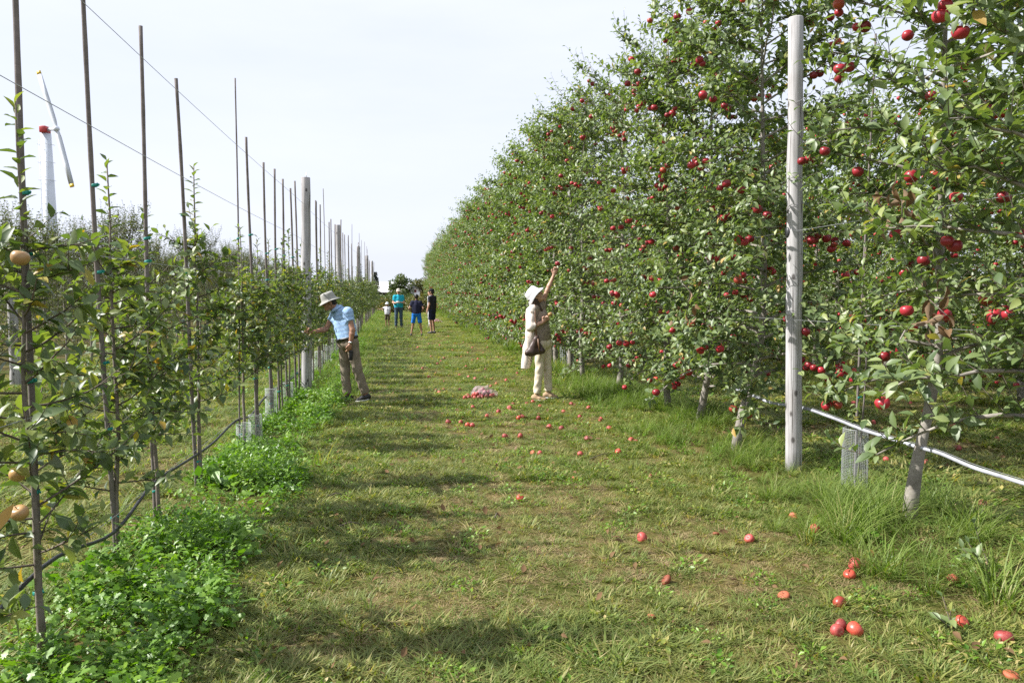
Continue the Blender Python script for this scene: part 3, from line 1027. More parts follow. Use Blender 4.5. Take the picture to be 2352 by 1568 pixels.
# dry brown leaves caught in the near crown
DRY_LEAVES = [single_leaf_mesh('dry_blade_%s' % c, leaf_template(0, w_, cu, fo), M_dryleaf) for c, w_, cu, fo in (('a', .24, .5, .16), ('b', .22, .7, .2), ('c', .28, .3, .22))]


def dry_cluster(tree_label, pts, seed):
    rg = np.random.default_rng(seed)
    P = np.array(pts); P = P[np.argsort(P[:, 2])[::-1]]
    root = empty('dead_twig', P[0])
    B = MB(); B.tube(np.vstack([P[0] + [0, 0, .06], P[::4]]) - P[0], 0.004, 5)
    ob('stem', B.mesh('stem', [M_twig]), root)
    for q, p in enumerate(P):
        ob('leaf', DRY_LEAVES[q % 3], root, loc=p - P[0], rot=(rg.normal(-1.4, .5), rg.normal(0, .6), rg.uniform(0, 6.28)), scl=rg.uniform(.07, .105))
    return tag(root, tree_label, 'twig')


for (px0, py0, px1, py1, dx, nn, lab, sd) in ((2010, 420, 2110, 520, 3.0, 14, 'hanging dry brown leaves high in the tree by the wire guard', 1),
                                              (2110, 620, 2190, 770, 3.05, 18, 'large bunch of curled dry leaves low in the tree by the wire guard', 2),
                                              (1540, 600, 1620, 740, 2.75, 12, 'pale dry leaves hanging in the second tree beyond the post', 3)):
    pts = [at_x(rng.uniform(px0, px1), rng.uniform(py0, py1), dx + rng.normal(0, 0.05)) for _ in range(nn)]
    dry_cluster(lab, pts, sd)

# ================================================================== the staked young row
stake_px = [((40, 0), (90, 1500), -0.6), ((190, 0), (266, 1282), -0.3), ((320, 60), (358, 1200), 0), ((403, 180), (455, 1122), 0), ((541, 180), (552, 1035), 0), ((567, 315), (590, 1010), 0),
            ((606, 373), (622, 968), 0), ((630, 388), (641, 955), 0), ((648, 411), (660, 935), 0), ((666, 432), (682, 918), 0)]
stake_protos = {}


def add_stake(foot, H, lean, lab, grp, r=0.0135, ties=(), seed=0, thin=False):
    rg = np.random.default_rng(seed)
    root = empty('bamboo_stake', foot)
    B = MB()
    n = 26
    t = np.linspace(0, 1, n)
    path = np.stack([lean[0] * t + 0.008 * np.sin(t * 5 + seed), lean[1] * t, -0.1 + (H + 0.1) * t], 1)
    rad = r * (1.08 - 0.22 * t)
    rad = rad * (1 + 0.10 * (np.arange(n) % 4 == 1))
    B.tube(path, rad, 8)
    ob('cane', B.mesh('cane', [M_stake]), root)
    for z in ties:
        B = MB()
        c = np.array([lean[0] * z / H, lean[1] * z / H, z])
        B.lathe([(r * 1.12, -0.009), (r * 1.2, -0.008), (r * 1.25, 0.007), (r * 1.12, 0.009)], 10, squash=lambda v: v * [1.3, 1.1, 1] + [r * .3, 0, 0] + v[:, :1] * [[0, 0, .25]])
        B.box((r * 2.0, -r * 0.9, 0.006), (0.020, 0.003, 0.010), np.array(Euler((0.2, 0.5, -0.4)).to_matrix()))
        o = ob('tie', B.mesh('tie', [M_tie]), root); o.location = c
    tag(root, lab, 'stake', grp)
    return root


tree_k = 0
yshared = [None] * 7
left_trees = []
# a tree just outside the frame whose branches reach in
left_trees.append((on_ground((ROW_L - 0.05, 2.55)), 2.35, 'out'))
for (tx, ty), (bx, by), _s in stake_px:
    foot = on_ground(gnd(bx, by))
    left_trees.append((foot, None, ((tx, ty), (bx, by))))
y0 = left_trees[-1][0][1]
yy = y0 + 0.9
while yy < 54:
    left_trees.append((on_ground((ROW_L + 0.05 + rng.normal(0, 0.04), yy + rng.normal(0, .06))), None, None))
    yy += 0.95 if yy < 30 else 1.3

for s in range(7):
    F, T, tw, ap = young_tree(400 + s, H=rng.uniform(2.2, 2.7), zlo=0.74, n_br=32, blen=(0.20, 0.48), size=0.094, spacing=0.029, lod=1)
    yshared[s] = (wood(T, tw, M_ybark, M_twig), F.mesh('crown', LT[1], M_yleaf), ap)

post_y = []
p1 = on_ground(gnd(705, 905))
post_spacing = 9.3
for k in range(6):
    Y = p1[1] + post_spacing * k
    if Y > 56: break
    post_y.append(Y)
    X = p1[0] if k == 0 else ROW_L + 0.06 + rng.normal(0, 0.02)
    labs = ['thick weathered grey post with a thin rod on top, right beside the man']
    lab = labs[0] if k == 0 else 'weathered grey post, %s down the staked young row' % ordinal(k + 1)
    add_post(on_ground((X, Y)), 3.42 + (0 if k == 0 else rng.uniform(-0.05, 0.1)), 0.076, lab, 50 + k, lean=(rng.normal(0, .006), RAD(-0.35) if k == 0 else rng.normal(0, .01)), rod=0.09 if k in (0, 2, 3, 4) else 0, group='posts of the staked young row')

for i, (foot, Hh, info) in enumerate(left_trees):
    n = i
    nearx = i <= 5
    lab_t = None
    if i == 0:
        F, T, tw, ap = young_tree(300, H=2.35, zlo=0.45, n_br=22, blen=(0.35, 0.65), size=0.1, n_apple=3, r0=0.016, bias=0.9)
        wp = F.p + foot
        bad = proj(wp)[2] < 1.7
        F.l[bad] = 0.004
        root, _ = plant('young_apple_tree', foot, 0, F, T, tw, M_yleaf, M_ybark, M_twig, LT[0], 40, SL_Y, ap, ('yellow',))
        tag(root, 'young apple tree outside the frame edge, its leafy branches reaching in', 'tree', 'young trees on stakes')
        continue
    if nearx:
        hts = {1: 2.45, 2: 2.42, 3: 2.2, 4: 2.66, 5: 2.3}
        brs = {1: 15, 2: 15, 3: 17, 4: 19, 5: 17}
        F, T, tw, ap = young_tree(300 + i, H=hts[i], zlo=0.42 if i < 3 else 0.70, n_br=brs[i] + (18 if i < 4 else 14), blen=(0.26, 0.58) if i < 4 else (0.22, 0.50), size=0.099, spacing=0.030, n_apple=2 if i == 1 else 0, r0=0.017, leader=0.6)
        tree_off0 = np.array([0.035, -0.02, 0])
        if i == 1:
            ap = [(at_x(46, 592, foot[0] + 0.24) - foot - tree_off0, 0.034), (at_x(45, 1177, foot[0] + 0.16) - foot - tree_off0, 0.034), (at_x(40, 1090, foot[0] - 0.02) - foot - tree_off0, 0.034)]
            ap = [(np.array(p), r) for p, r in ap]
        tree_off = np.array([0.035, -0.02, 0])
        root, _ = plant('young_apple_tree', foot + tree_off, 0, F, T, tw, M_yleaf, M_ybark, M_twig, LT[0], [0, 230, 200, 150, 120, 0][i], SL_Y, ap, ('yellow',))
    else:
        v = yshared[int(rng.integers(0, 7))]
        root, _ = plant('young_apple_tree', foot + np.array([0.035, -0.02, 0]), rng.uniform(0, 6.28), None, None, None, None, None, None, None, scl=rng.uniform(0.93, 1.08), meshes=v[:2])
    if True:
        lab = 'young apple tree tied to a cane, %s from the camera in the staked row' % ordinal(i)
        g = 'young trees on stakes'
    else:
        lab = 'young apple tree far down the staked row beyond the post beside the man'; g = 'far young trees on stakes'
    tag(root, lab, 'tree', g)
    # its cane
    ties = [0.28, 0.75, 1.2, 1.75, 2.15] if i <= 10 else ([0.9, 1.85] if i < 22 else [])
    ties = [z + rng.normal(0, 0.07) for z in ties]
    if info is not None:
        (tx, ty), (bx, by) = info
        if ty <= 0:
            H = [3.75, 3.62][i - 1]
            top_p = at_x(tx, ty, foot[0])
            lean = (0.0, 0.0)
            # lean so that the cane passes the measured point at the frame edge
            lean = ((0.0) + 0, (top_p[1] - foot[1]) * (H / max(0.5, top_p[2])))
        else:
            top_p = at_x(tx, ty, foot[0])
            H = top_p[2] - foot[2]; lean = (0.0, float(np.clip(top_p[1] - foot[1], -0.35, 0.35)))
    else:
        H = 3.35 + rng.normal(0, 0.09); lean = (rng.normal(0, 0.03), rng.normal(0, 0.06))
        if rng.uniform() < 0.14: H = 3.9
    thin = i in (5,) or H > 3.8
    if True:
        lab = 'upright grey-brown cane, %s from the camera along the staked row' % ordinal(i); g = 'canes of the young row'
    else:
        lab = 'upright cane far down the staked row beyond the post beside the man'; g = 'far canes of the young row'
    add_stake(foot, H, lean, lab, g, r=0.0085 if thin else 0.0145, ties=ties, seed=i)

# rows further off behind the young row
wv = []
for s in range(5):
    F, T, tw = wispy_tree(500 + s, H=[3.3, 3.55, 3.15, 3.7, 3.4][s])
    wv.append((wood(T, tw, M_bark, M_twig), F.mesh('crown', LT[2], M_wleaf)))
for X, ya, yb, lab, grp, sc0 in ((-6.7, 3.6, 60, 'slender upright apple tree, %s from the camera in the row behind the staked row', 'row behind the young row', 1.0),
                                 (-11.7, 6.5, 66, 'slender upright apple tree, %s from the camera two rows behind the staked row', 'second row behind the young row', 1.05),
                                 (-16.8, 10, 62, 'slender upright apple tree, %s from the camera three rows behind the staked row', 'third row behind the young row', 1.08)):
    yy = ya; nth = 0
    while yy < yb:
        v = wv[int(rng.integers(0, 5))]
        loc = on_ground((X + rng.normal(0, 0.1), yy))
        if in_view(loc[None], 500, 900)[0]:
            root, _ = plant('slender_apple_tree', loc, rng.uniform(0, 6.28), None, None, None, None, None, None, None, scl=sc0 * rng.uniform(0.9, 1.08), meshes=v)
            nth += 1
            tag(root, lab % ordinal(nth), 'tree', grp)
        yy += rng.uniform(1.0, 1.25) * (1 if yy < 35 else 1.35)
pb = add_post(on_ground((-6.55, at_x(36, 880, -6.55)[1])), 1.55, 0.08, 'grey post of the back row glimpsed through the nearest young tree', 77)

# ------------------------------------------------------------------ wires and hoses
def wire(name, pts, r, mat, lab, cat='wire', grp=None, sides=5):
    B = MB(); B.tube(np.array(pts, float), r, sides)
    return tag(ob(name, B.mesh(name, [mat])), lab, cat, grp)


def sag(x, z, ya, yb, step, depth, seed, jit=0.0):
    rg = np.random.default_rng(seed)
    out = []
    y = ya
    while y <= yb:
        ph = ((y - p1[1]) / post_spacing) % 1.0
        out.append([x + rg.normal(0, jit), y, z - depth * 4 * ph * (1 - ph) + rg.normal(0, jit)])
        y += step
    return out


for z, lab in ((3.15, 'top'), (2.53, 'second'), (1.85, 'third'), (1.10, 'lowest')):
    wire('trellis_wire', sag(ROW_L + 0.02, z, 1.2, 56, 1.1, 0.03, int(z * 100)), 0.0021, M_wire, '%s trellis wire of the staked young row' % lab, grp='wires of the young row')
for z, lab in ((3.32, 'top'), (2.2, 'second'), (1.42, 'lowest')):
    wire('trellis_wire', sag(ROW_R - 0.09, z, 2.0, 60, 1.2, 0.03, int(z * 100)), 0.0021, M_wire, '%s trellis wire stapled to the big post of the fruiting row' % lab, grp='wires of the fruiting row')
hp = [(-120, 1500), (0, 1412), (55, 1335), (110, 1282), (165, 1258), (250, 1240), (285, 1205), (318, 1150), (352, 1105), (440, 1052), (490, 1018), (520, 985), (545, 962), (575, 958), (605, 915), (640, 888), (672, 868)]
hpts = [at_x(x, y, ROW_L - 0.03) for x, y in hp]
hb = hpts[-1]
hpts += [[ROW_L - 0.02, hb[1] + 1.0 + 1.2 * k, 0.34 + 0.05 * math.sin(k * 1.7)] for k in range(26)]
hpts = np.array(hpts)
# resample smoothly
def smooth_path(p, n):
    p = np.asarray(p, float)
    s = np.concatenate([[0], np.cumsum(np.linalg.norm(np.diff(p, axis=0), axis=1))])
    u = np.linspace(0, s[-1], n)
    q = np.stack([np.interp(u, s, p[:, k]) for k in range(3)], 1)
    for _ in range(3):
        q[1:-1] = (q[:-2] + 2 * q[1:-1] + q[2:]) / 4
    return q
wire('irrigation_hose', smooth_path(hpts, 260), 0.0105, M_hose, 'black irrigation hose sagging along the staked young row', 'hose', sides=8)
wire('hose_wire', [p + [0, 0, 0.035] for p in smooth_path(hpts, 90)], 0.0018, M_wire, 'thin wire carrying the black irrigation hose', 'wire')
hr = [(1770, 925), (1860, 940), (1920, 962), (1985, 988), (2100, 1024), (2160, 1040), (2230, 1072), (2352, 1110), (2480, 1150)]
hrp = [at_x(x, y, ROW_R + (0.12 if x < 1950 else 0.10)) for x, y in hr]
hrp = [hrp[0] + np.array([0.05, 0.9, 0.02])] + hrp
wire('irrigation_hose', smooth_path(hrp, 90), 0.0135, M_ghose, 'dusty grey irrigation hose strung along the fruiting row behind the post', 'hose', sides=8)
wire('hose_wire', [p + [0, -0.0, 0.022] for p in smooth_path(hrp, 60)], 0.002, M_wire, 'bright wire carrying the dusty grey hose', 'wire')


# ------------------------------------------------------------------ mesh guards
def guard(foot, R, H, lab, grp, nu, nv, mat, rw=0.0012, lean=0.0, seed=0, bulge=0.02):
    rg = np.random.default_rng(seed)
    root = empty('tree_guard', foot, rg.uniform(0, 6))
    B = MB()
    def P(a, z):
        r = R * (1 + 0.05 * np.sin(3 * a + seed) + bulge * np.sin(z * 9 + seed))
        return np.stack([r * np.cos(a) + lean * z, r * np.sin(a), z], -1)
    for i in range(nu):
        z = np.linspace(-0.02, H, 9)
        B.tube(P(np.full(9, 2 * math.pi * i / nu), z), rw, 3, cap=False)
    for j in range(nv):
        a = np.linspace(0, 2 * math.pi, 29)
        z = np.full(29, 0.01 + (H - 0.01) * j / (nv - 1))
        B.tube(P(a, z), rw, 3, cap=False)
    o = ob('mesh', B.mesh('guard_mesh', [mat]), root); tag(o, kind='stuff')
    a = np.linspace(0, 2 * math.pi, 29)
    B = MB(); B.tube(P(a, np.full(29, H + 0.002)), rw * 2.0, 4, cap=False)
    ob('rim', B.mesh('guard_rim', [mat]), root)
    z = np.linspace(-0.02, H, 9)
    B = MB(); B.tube(P(np.full(9, 0.35), z), rw * 2.2, 4, cap=False)
    ob('seam', B.mesh('guard_seam', [mat]), root)
    return tag(root, lab, 'tree guard', grp)


gr = on_ground(gnd(1962, 1128))
guard(gr, 0.098, 0.52, 'grey wire mesh cylinder guard in the grass between post and curved trunk', None, 44, 40, M_mesh, 0.0011)
# replant inside that guard: thin whip on a cane
F, T, tw, ap = young_tree(350, H=2.0, zlo=0.55, n_br=5, blen=(0.15, 0.35), size=0.07, r0=0.008, leader=0.3)
root, _ = plant('young_apple_tree', gr + [0.02, 0.01, 0], 0, F, T, tw, M_leaf, M_ybark, M_twig, LT[0], 0, None)
tag(root, 'thin young replacement tree growing out of the grey wire mesh guard', 'tree')
add_stake(gr + [-0.015, -0.02, 0], 3.7, (0.10, 0.05), 'thin pale cane standing in the grey wire mesh guard', None, r=0.0095, ties=[0.38, 0.78, 1.75], seed=91)
add_stake(gr + [0.03, 0.0, 0], 1.15, (0.06, 0.03), 'short second cane leaning in the grey wire mesh guard', None, r=0.007, ties=[], seed=92)
lg = [(560, 1040, .30), (588, 1012, .30), (624, 970, .42), (662, 932, .33)]
for q, (x, y, h) in enumerate(lg):
    guard(on_ground(gnd(x, y)), 0.07, h, 'pale mesh guard round a young trunk, %s along the staked row' % ordinal(q + 1), 'guards of the young row', 26, int(h * 60), M_pmesh, 0.0016, seed=q)
for q in range(10):
    guard(on_ground((ROW_L + 0.05, p1[1] + 1.2 + 1.9 * q)), 0.075, 0.45, 'pale mesh guard, %s past the man round a young trunk' % ordinal(q + 1), 'far guards of the young row', 14, 14, M_pmesh, 0.003, seed=q)
for q in range(7):
    guard(on_ground((ROW_R - 0.02, 16.5 + 4.1 * q)), 0.09, 0.5, 'pale mesh guard at a fruiting row trunk, %s past the woman' % ordinal(q + 1), 'far guards of the fruiting row', 14, 14, M_pmesh, 0.003, seed=q + 30)

# ================================================================== fallen apples
_fall = [
    # x, y, kind, label for the ones one can tell apart
    (1475, 1243, 'fallen', 'red fallen apple alone on the mown aisle, left of a half-eaten one'), (1645, 1230, 'brown', 'small dark shrivelled apple between two red apples in the aisle'),
    (1721, 1246, 'fallen', 'red half-eaten apple in the aisle below the bent trunk'), (1873, 1227, 'fallen', 'pinkish red apple at the edge of tall grass below the big post'),
    (2000, 1280, 'brown', 'squashed brown-red apple in the grass below the wire guard'), (1963, 1308, 'fallen', 'red apple touching an orange one below the wire guard'),
    (1951, 1330, 'orange', 'small orange apple touching a red one below the wire guard'), (1800, 1376, 'brown', 'rotting orange apple with torn skin in the dry grass'),
    (1928, 1396, 'orange', 'orange-red bitten apple alone in the dry grass'), (1497, 1420, 'brown', 'tiny dark windfall in the bottom middle of the aisle'),
    (1922, 1460, 'fallen', 'red striped apple in front of a pair at the bottom of the aisle'), (1930, 1447, 'fallen', 'pink apple behind the red striped one at the bottom of the aisle'),
    (1963, 1460, 'orange', 'round orange apple beside the red striped one'), (2305, 1478, 'fallen', 'large red apple showing its dark stem end near the bottom corner'),
    (2322, 1560, 'brown', 'brown apple cut off by the bottom corner of the picture'), (2187, 1340, 'fallen', 'red apple deep in the grass near the frame edge'),
    (2208, 1440, 'orange', 'orange apple tucked under low leaves near the bottom corner'), (2257, 1166, 'fallen', 'red apple in shade past the curved trunk'),
    (1195, 1150, 'orange', 'orange-red apple alone in the middle of the aisle'), (1493, 1100, 'brown', 'orange rotten apple in the grass edge left of the bent trunk'),
    (1822, 1192, 'brown', 'brown apple in the grass just below the big post'), (1333, 1048, 'fallen', 'pink-red apple beside a dry twig in the aisle'),
    (1240, 1044, 'fallen', 'red apple beside its broken half in the aisle'), (1222, 1043, 'brown', 'broken half apple beside a red one in the aisle'),
    (1367, 1078, 'brown', 'bitten brown apple piece in the aisle grass'), (1318, 1103, 'brown', 'dark rotten apple scrap in the aisle grass'),
    (1530, 1340, 'brown', 'smashed orange apple scraps in the dry grass'), (2035, 1062, 'fallen', 'red apple in shade beside the wire guard'), (2128, 1068, 'fallen', 'red apple in shade right beside the curved trunk'),
]
_rest = [(1348, 1012), (1195, 1003), (1085, 980), (1074, 979), (1030, 974), (1058, 974), (1192, 965), (1200, 963), (1237, 965), (1145, 951), (1170, 941), (1178, 931), (1210, 929), (1224, 926), (1240, 936), (1295, 951),
         (1450, 1016), (1462, 1017), (1400, 988), (1332, 962), (1290, 988), (1420, 1044), (1380, 968), (1312, 932), (1160, 1004), (1118, 962), (1262, 985), (1352, 940), (1055, 864), (1076, 868), (1020, 878), (1091, 872), (1001, 899), (1019, 897), (1008, 905), (1056, 897), (1086, 938), (1163, 876), (1140, 884), (1127, 890), (1130, 871), (1188, 858),
         (1000, 860), (985, 868), (970, 850), (1013, 832), (1005, 838), (1020, 826), (990, 822), (1085, 830), (1070, 845), (1098, 827), (1060, 822), (1040, 806), (1110, 812), (1115, 850), (1045, 790), (1085, 800),
         (1065, 788), (1010, 795), (985, 792), (1120, 800), (1075, 812), (960, 800), (1030, 775), (1050, 768), (1078, 775), (1145, 822), (1160, 840),
         (2045, 902), (2030, 917), (2006, 974), (2190, 983), (2200, 1033), (2090, 930), (2010, 900), (2120, 950), (2290, 1010), (1960, 930)]
_fk = ['fallen', 'fallen', 'fallen', 'orange', 'fallen', 'brown']


def fallen_apple(x, y, kind, lab, grp, r=None):
    p = on_ground(gnd(x, y))
    r = r or rng.uniform(0.031, 0.038)
    o = ob('fallen_apple', AP[kind], None, loc=p + [0, 0, r * (0.62 if kind != 'brown' else 0.45)], rot=(rng.uniform(-1.4, 1.4), rng.uniform(-1.4, 1.4), rng.uniform(0, 6.28)),
           scl=(r * rng.uniform(0.93, 1.05), r * rng.uniform(0.93, 1.05), r * (0.72 if kind == 'brown' else 1.0)))
    return tag(o, lab, 'apple', grp)


for x, y, k, lab in _fall:
    tiny = x in (1645, 1497, 1318, 1367, 2000)
    fallen_apple(x, y, k, lab, 'fallen apples on the aisle', 0.024 if tiny else (0.041 if x in (1963, 2305, 1873) else None))
_rest.sort(key=lambda q: -q[1])
_n = [0, 0, 0]
for i, (x, y) in enumerate(_rest):
    k = 0 if x > 1900 else (1 if y > 910 else 2)
    _n[k] += 1
    lab, g = [('windfall in the shade behind the fruiting row trunks, %s nearest the camera there', 'windfalls behind the fruiting row'),
              ('small windfall on the aisle before the apple bag, %s nearest the camera there', 'windfalls near the bag'),
              ('distant windfall on the aisle beyond the apple bag, %s nearest the camera there', 'distant windfalls on the aisle')][k]
    fallen_apple(x, y, _fk[int(rng.integers(0, 6))], lab % ordinal(_n[k]), g)


# ================================================================== grass, weeds and litter (uncountable ground cover)
def proto_collection(name, meshes):
    c = bpy.data.collections.new(name)
    for i, me in enumerate(meshes):
        o = bpy.data.objects.new('%s_%02d' % (name, i), me)
        c.objects.link(o)
    return c


def scatter(name, P, rz, tilt, scl, idx, coll, lab, cat):
    n = len(P)
    me = bpy.data.meshes.new(name)
    me.vertices.add(n)
    me.vertices.foreach_set('co', np.asarray(P, np.float32).ravel())
    a = me.attributes.new('rot', 'FLOAT_VECTOR', 'POINT')
    a.data.foreach_set('vector', np.stack([tilt[:, 0], tilt[:, 1], rz], 1).astype(np.float32).ravel())
    a = me.attributes.new('scl', 'FLOAT_VECTOR', 'POINT')
    if scl.ndim == 1:
        scl = np.stack([scl, scl, scl], 1)
    a.data.foreach_set('vector', scl.astype(np.float32).ravel())
    a = me.attributes.new('idx', 'INT', 'POINT')
    a.data.foreach_set('value', idx.astype(np.int32))
    o = ob(name, me)
    ng_ = bpy.data.node_groups.new(name, 'GeometryNodeTree')
    ng_.interface.new_socket('Geometry', in_out='INPUT', socket_type='NodeSocketGeometry')
    ng_.interface.new_socket('Geometry', in_out='OUTPUT', socket_type='NodeSocketGeometry')
    gi = ng_.nodes.new('NodeGroupInput'); go = ng_.nodes.new('NodeGroupOutput')
    iop = ng_.nodes.new('GeometryNodeInstanceOnPoints')
    ci = ng_.nodes.new('GeometryNodeCollectionInfo')
    ci.inputs['Collection'].default_value = coll
    ci.inputs['Separate Children'].default_value = True
    ci.inputs['Reset Children'].default_value = True
    iop.inputs['Pick Instance'].default_value = True
    def attr(nm, dt):
        q = ng_.nodes.new('GeometryNodeInputNamedAttribute'); q.data_type = dt; q.inputs['Name'].default_value = nm
        return [s for s in q.outputs if s.enabled and s.name == 'Attribute'][0]
    e2r = ng_.nodes.new('FunctionNodeEulerToRotation')
    L = ng_.links.new
    L(gi.outputs[0], iop.inputs['Points'])
    L(ci.outputs[0], iop.inputs['Instance'])
    L(attr('idx', 'INT'), iop.inputs['Instance Index'])
    L(attr('rot', 'FLOAT_VECTOR'), e2r.inputs[0]); L(e2r.outputs[0], iop.inputs['Rotation'])
    L(attr('scl', 'FLOAT_VECTOR'), iop.inputs['Scale'])
    L(iop.outputs[0], go.inputs[0])
    md = o.modifiers.new('scatter', 'NODES'); md.node_group = ng_
    return tag(o, lab, cat, kind='stuff')


def tuft(name, n, h, spread, width, bend, mat, seed, segs=2, lay=0.0, hvar=0.4):
    rg = np.random.default_rng(seed)
    V = []; Fq = []; Ft = []; Rn = []
    nv = 0
    for i in range(n):
        a = rg.uniform(0, 6.28); rr = spread * math.sqrt(rg.uniform())
        b = np.array([rr * math.cos(a), rr * math.sin(a), -0.01])
        da = a + rg.normal(0, 0.9)
        dr = np.array([math.cos(da), math.sin(da), 0])
        hh = h * rg.uniform(1 - hvar, 1 + hvar)
        bd = bend * rg.uniform(0.3, 1.5)
        sd = np.array([-dr[1], dr[0], 0]) * width * rg.uniform(0.7, 1.3)
        rows = []
        for k in range(segs + 1):
            t = k / (segs + 1)
            ctr = b + dr * hh * (bd * t ** 1.7 + lay * t) + UP * hh * t * (1 - 0.35 * bd * t) * (1 - lay * 0.85)
            w = sd * (1 - 0.55 * t)
            rows += [ctr - w, ctr + w]
        t = 1.0
        tip = b + dr * hh * (bd + lay) + UP * hh * (1 - 0.35 * bd) * (1 - lay * 0.85)
        V += rows + [tip]
        for k in range(segs):
            q = nv + 2 * k
            Fq.append((q, q + 1, q + 3, q + 2))
        q = nv + 2 * segs
        Ft.append((q, q + 1, q + 2))
        nv += 2 * (segs + 1) + 1
        Rn += [rg.uniform()] * (2 * (segs + 1) + 1)
    me = mesh_np(name, np.array(V), [np.array(Fq), np.array(Ft)], np.array(Rn))
    me.materials.append(mat)
    return me


def lobed_leaf():
    """dissected weed leaf outline, fan of triangles about a midrib"""
    out = [(0, 0), (0.10, 0.18), (0.06, 0.26), (0.26, 0.36), (0.16, 0.48), (0.34, 0.62), (0.18, 0.70), (0.20, 0.86), (0, 1.0)]
    v = [(0, 0.0, 0), (0, 0.5, -0.02), (0, 1.0, -0.22)]
    f = []
    R = [(x, y, 0.10 * x - 0.22 * y * y) for x, y in out]
    Lf = [(-x, y, 0.10 * x - 0.22 * y * y) for x, y in out]
    base = len(v)
    v = v + R + Lf
    n = len(out)
    for k in range(n - 1):
        c = 1
        f.append((c, base + k, base + k + 1))
        f.append((c, base + n + k + 1, base + n + k))
    return np.array(v), np.array(f)


LOBED = lobed_leaf()


def weed(name, seed, n, h, rad, size, mat, tmpl):
    rg = np.random.default_rng(seed)
    F = Foliage()
    a = rg.uniform(0, 6.28, n); rr = rad * np.sqrt(rg.uniform(0, 1, n))
    z = h * rg.uniform(0.05, 1, n) * (1 - 0.5 * (rr / rad) ** 2)
    P = np.stack([rr * np.cos(a), rr * np.sin(a), z], 1)
    d = np.stack([np.cos(a), np.sin(a), rg.uniform(-0.1, 0.9, n)], 1) + rg.normal(0, 0.4, (n, 3))
    nn = rg.normal(0, 0.4, (n, 3)) + [0, 0, 1]
    F.add(P, d, nn, size * rg.uniform(0.6, 1.3, n), rg.uniform(0, 1, n))
    F.finish()
    return F.mesh(name, tmpl, mat)


def arrays(me):
    v = np.empty(len(me.vertices) * 3, np.float32); me.vertices.foreach_get('co', v)
    r = np.empty(len(me.vertices), np.float32); me.attributes['rnd'].data.foreach_get('value', r)
    tri = [p.vertices[:] for p in me.polygons if p.loop_total == 3]; quad = [p.vertices[:] for p in me.polygons if p.loop_total == 4]
    return v.reshape(-1, 3), r, np.array(tri, int).reshape(-1, 3), np.array(quad, int).reshape(-1, 4), me.materials[0]


def merge(name, protos, P, rz, tilt, scl, idx):
    """many small plants as one mesh"""
    V, Rn, T3, T4, M3, M4 = [], [], [], [], [], []
    mats = []
    n0 = 0
    if scl.ndim == 1:
        scl = np.stack([scl, scl, scl], 1)
    for pi, (v, r, tri, quad, mat) in enumerate(protos):
        sel = np.nonzero(idx == pi)[0]
        if not len(sel): continue
        if mat not in mats: mats.append(mat)
        mi = mats.index(mat)
        c, s_ = np.cos(rz[sel]), np.sin(rz[sel])
        w = v[None] * scl[sel][:, None, :]
        x = w[..., 0] * c[:, None] - w[..., 1] * s_[:, None]; y = w[..., 0] * s_[:, None] + w[..., 1] * c[:, None]; z = w[..., 2]
        x = x + z * tilt[sel, 0][:, None]; y = y + z * tilt[sel, 1][:, None]
        V.append((np.stack([x, y, z], -1) + P[sel][:, None, :]).reshape(-1, 3))
        ir = np.random.default_rng(len(sel) + pi).uniform(0, 1, len(sel))
        Rn.append(np.clip((0.5 * r[None, :] + 0.5 * ir[:, None] - 0.5) * 1.35 + 0.46, 0, 1).ravel())
        off = (n0 + np.arange(len(sel)) * len(v))[:, None, None]
        if len(tri): T3.append((tri[None] + off).reshape(-1, 3)); M3.append(np.full(len(tri) * len(sel), mi))
        if len(quad): T4.append((quad[None] + off).reshape(-1, 4)); M4.append(np.full(len(quad) * len(sel), mi))
        n0 += len(v) * len(sel)
    fs, ms = [], []
    if T3: fs.append(np.concatenate(T3)); ms += M3
    if T4: fs.append(np.concatenate(T4)); ms += M4
    me = mesh_np(name, np.concatenate(V), fs, np.concatenate(Rn))
    for m in mats: me.materials.append(m)
    me.polygons.foreach_set('material_index', np.concatenate(ms).astype(np.int32))
    return me


lawn_protos = [arrays(tuft('lawn_tuft', 30, 0.060, 0.05, 0.0034, 0.9, M_lawn, 600 + s, 1, lay=0.3)) for s in range(6)] \
    + [arrays(tuft('dry_tuft', 24, 0.050, 0.055, 0.0028, 0.6, M_dry, 620 + s, 1, lay=0.75)) for s in range(4)] \
    + [arrays(weed('lawn_clover', 640 + s, 26, 0.03, 0.06, 0.024, M_lawn if s % 2 else M_weed, LT[1])) for s in range(4)]
PATCH = 0.40


def lawn_patch(q, dry, clover, dens=520):
    rg = np.random.default_rng(900 + q)
    n = int(PATCH * PATCH * dens)
    P = np.stack([rg.uniform(-PATCH / 2, PATCH / 2, n), rg.uniform(-PATCH / 2, PATCH / 2, n), np.zeros(n)], 1)
    idx = np.where(rg.uniform(0, 1, n) < dry, 6 + rg.integers(0, 4, n), rg.integers(0, 6, n))
    idx = np.where(rg.uniform(0, 1, n) < clover * (vnoise(P[:, 0] * 9 + q * 5, P[:, 1] * 9, 5) > .5), 10 + rg.integers(0, 4, n), idx)
    S = rg.uniform(0.6, 1.35, n) * (0.5 + 0.95 * vnoise(P[:, 0] * 8 + q * 3, P[:, 1] * 8, 6)) * (1.1 - 0.35 * dry)
    sc3 = np.stack([S, S, S * rg.uniform(0.7, 1.3, n)], 1)
    return merge('lawn_patch', lawn_protos, P, rg.uniform(0, 6.28, n), rg.normal(0, 0.15, (n, 2)), sc3, idx)


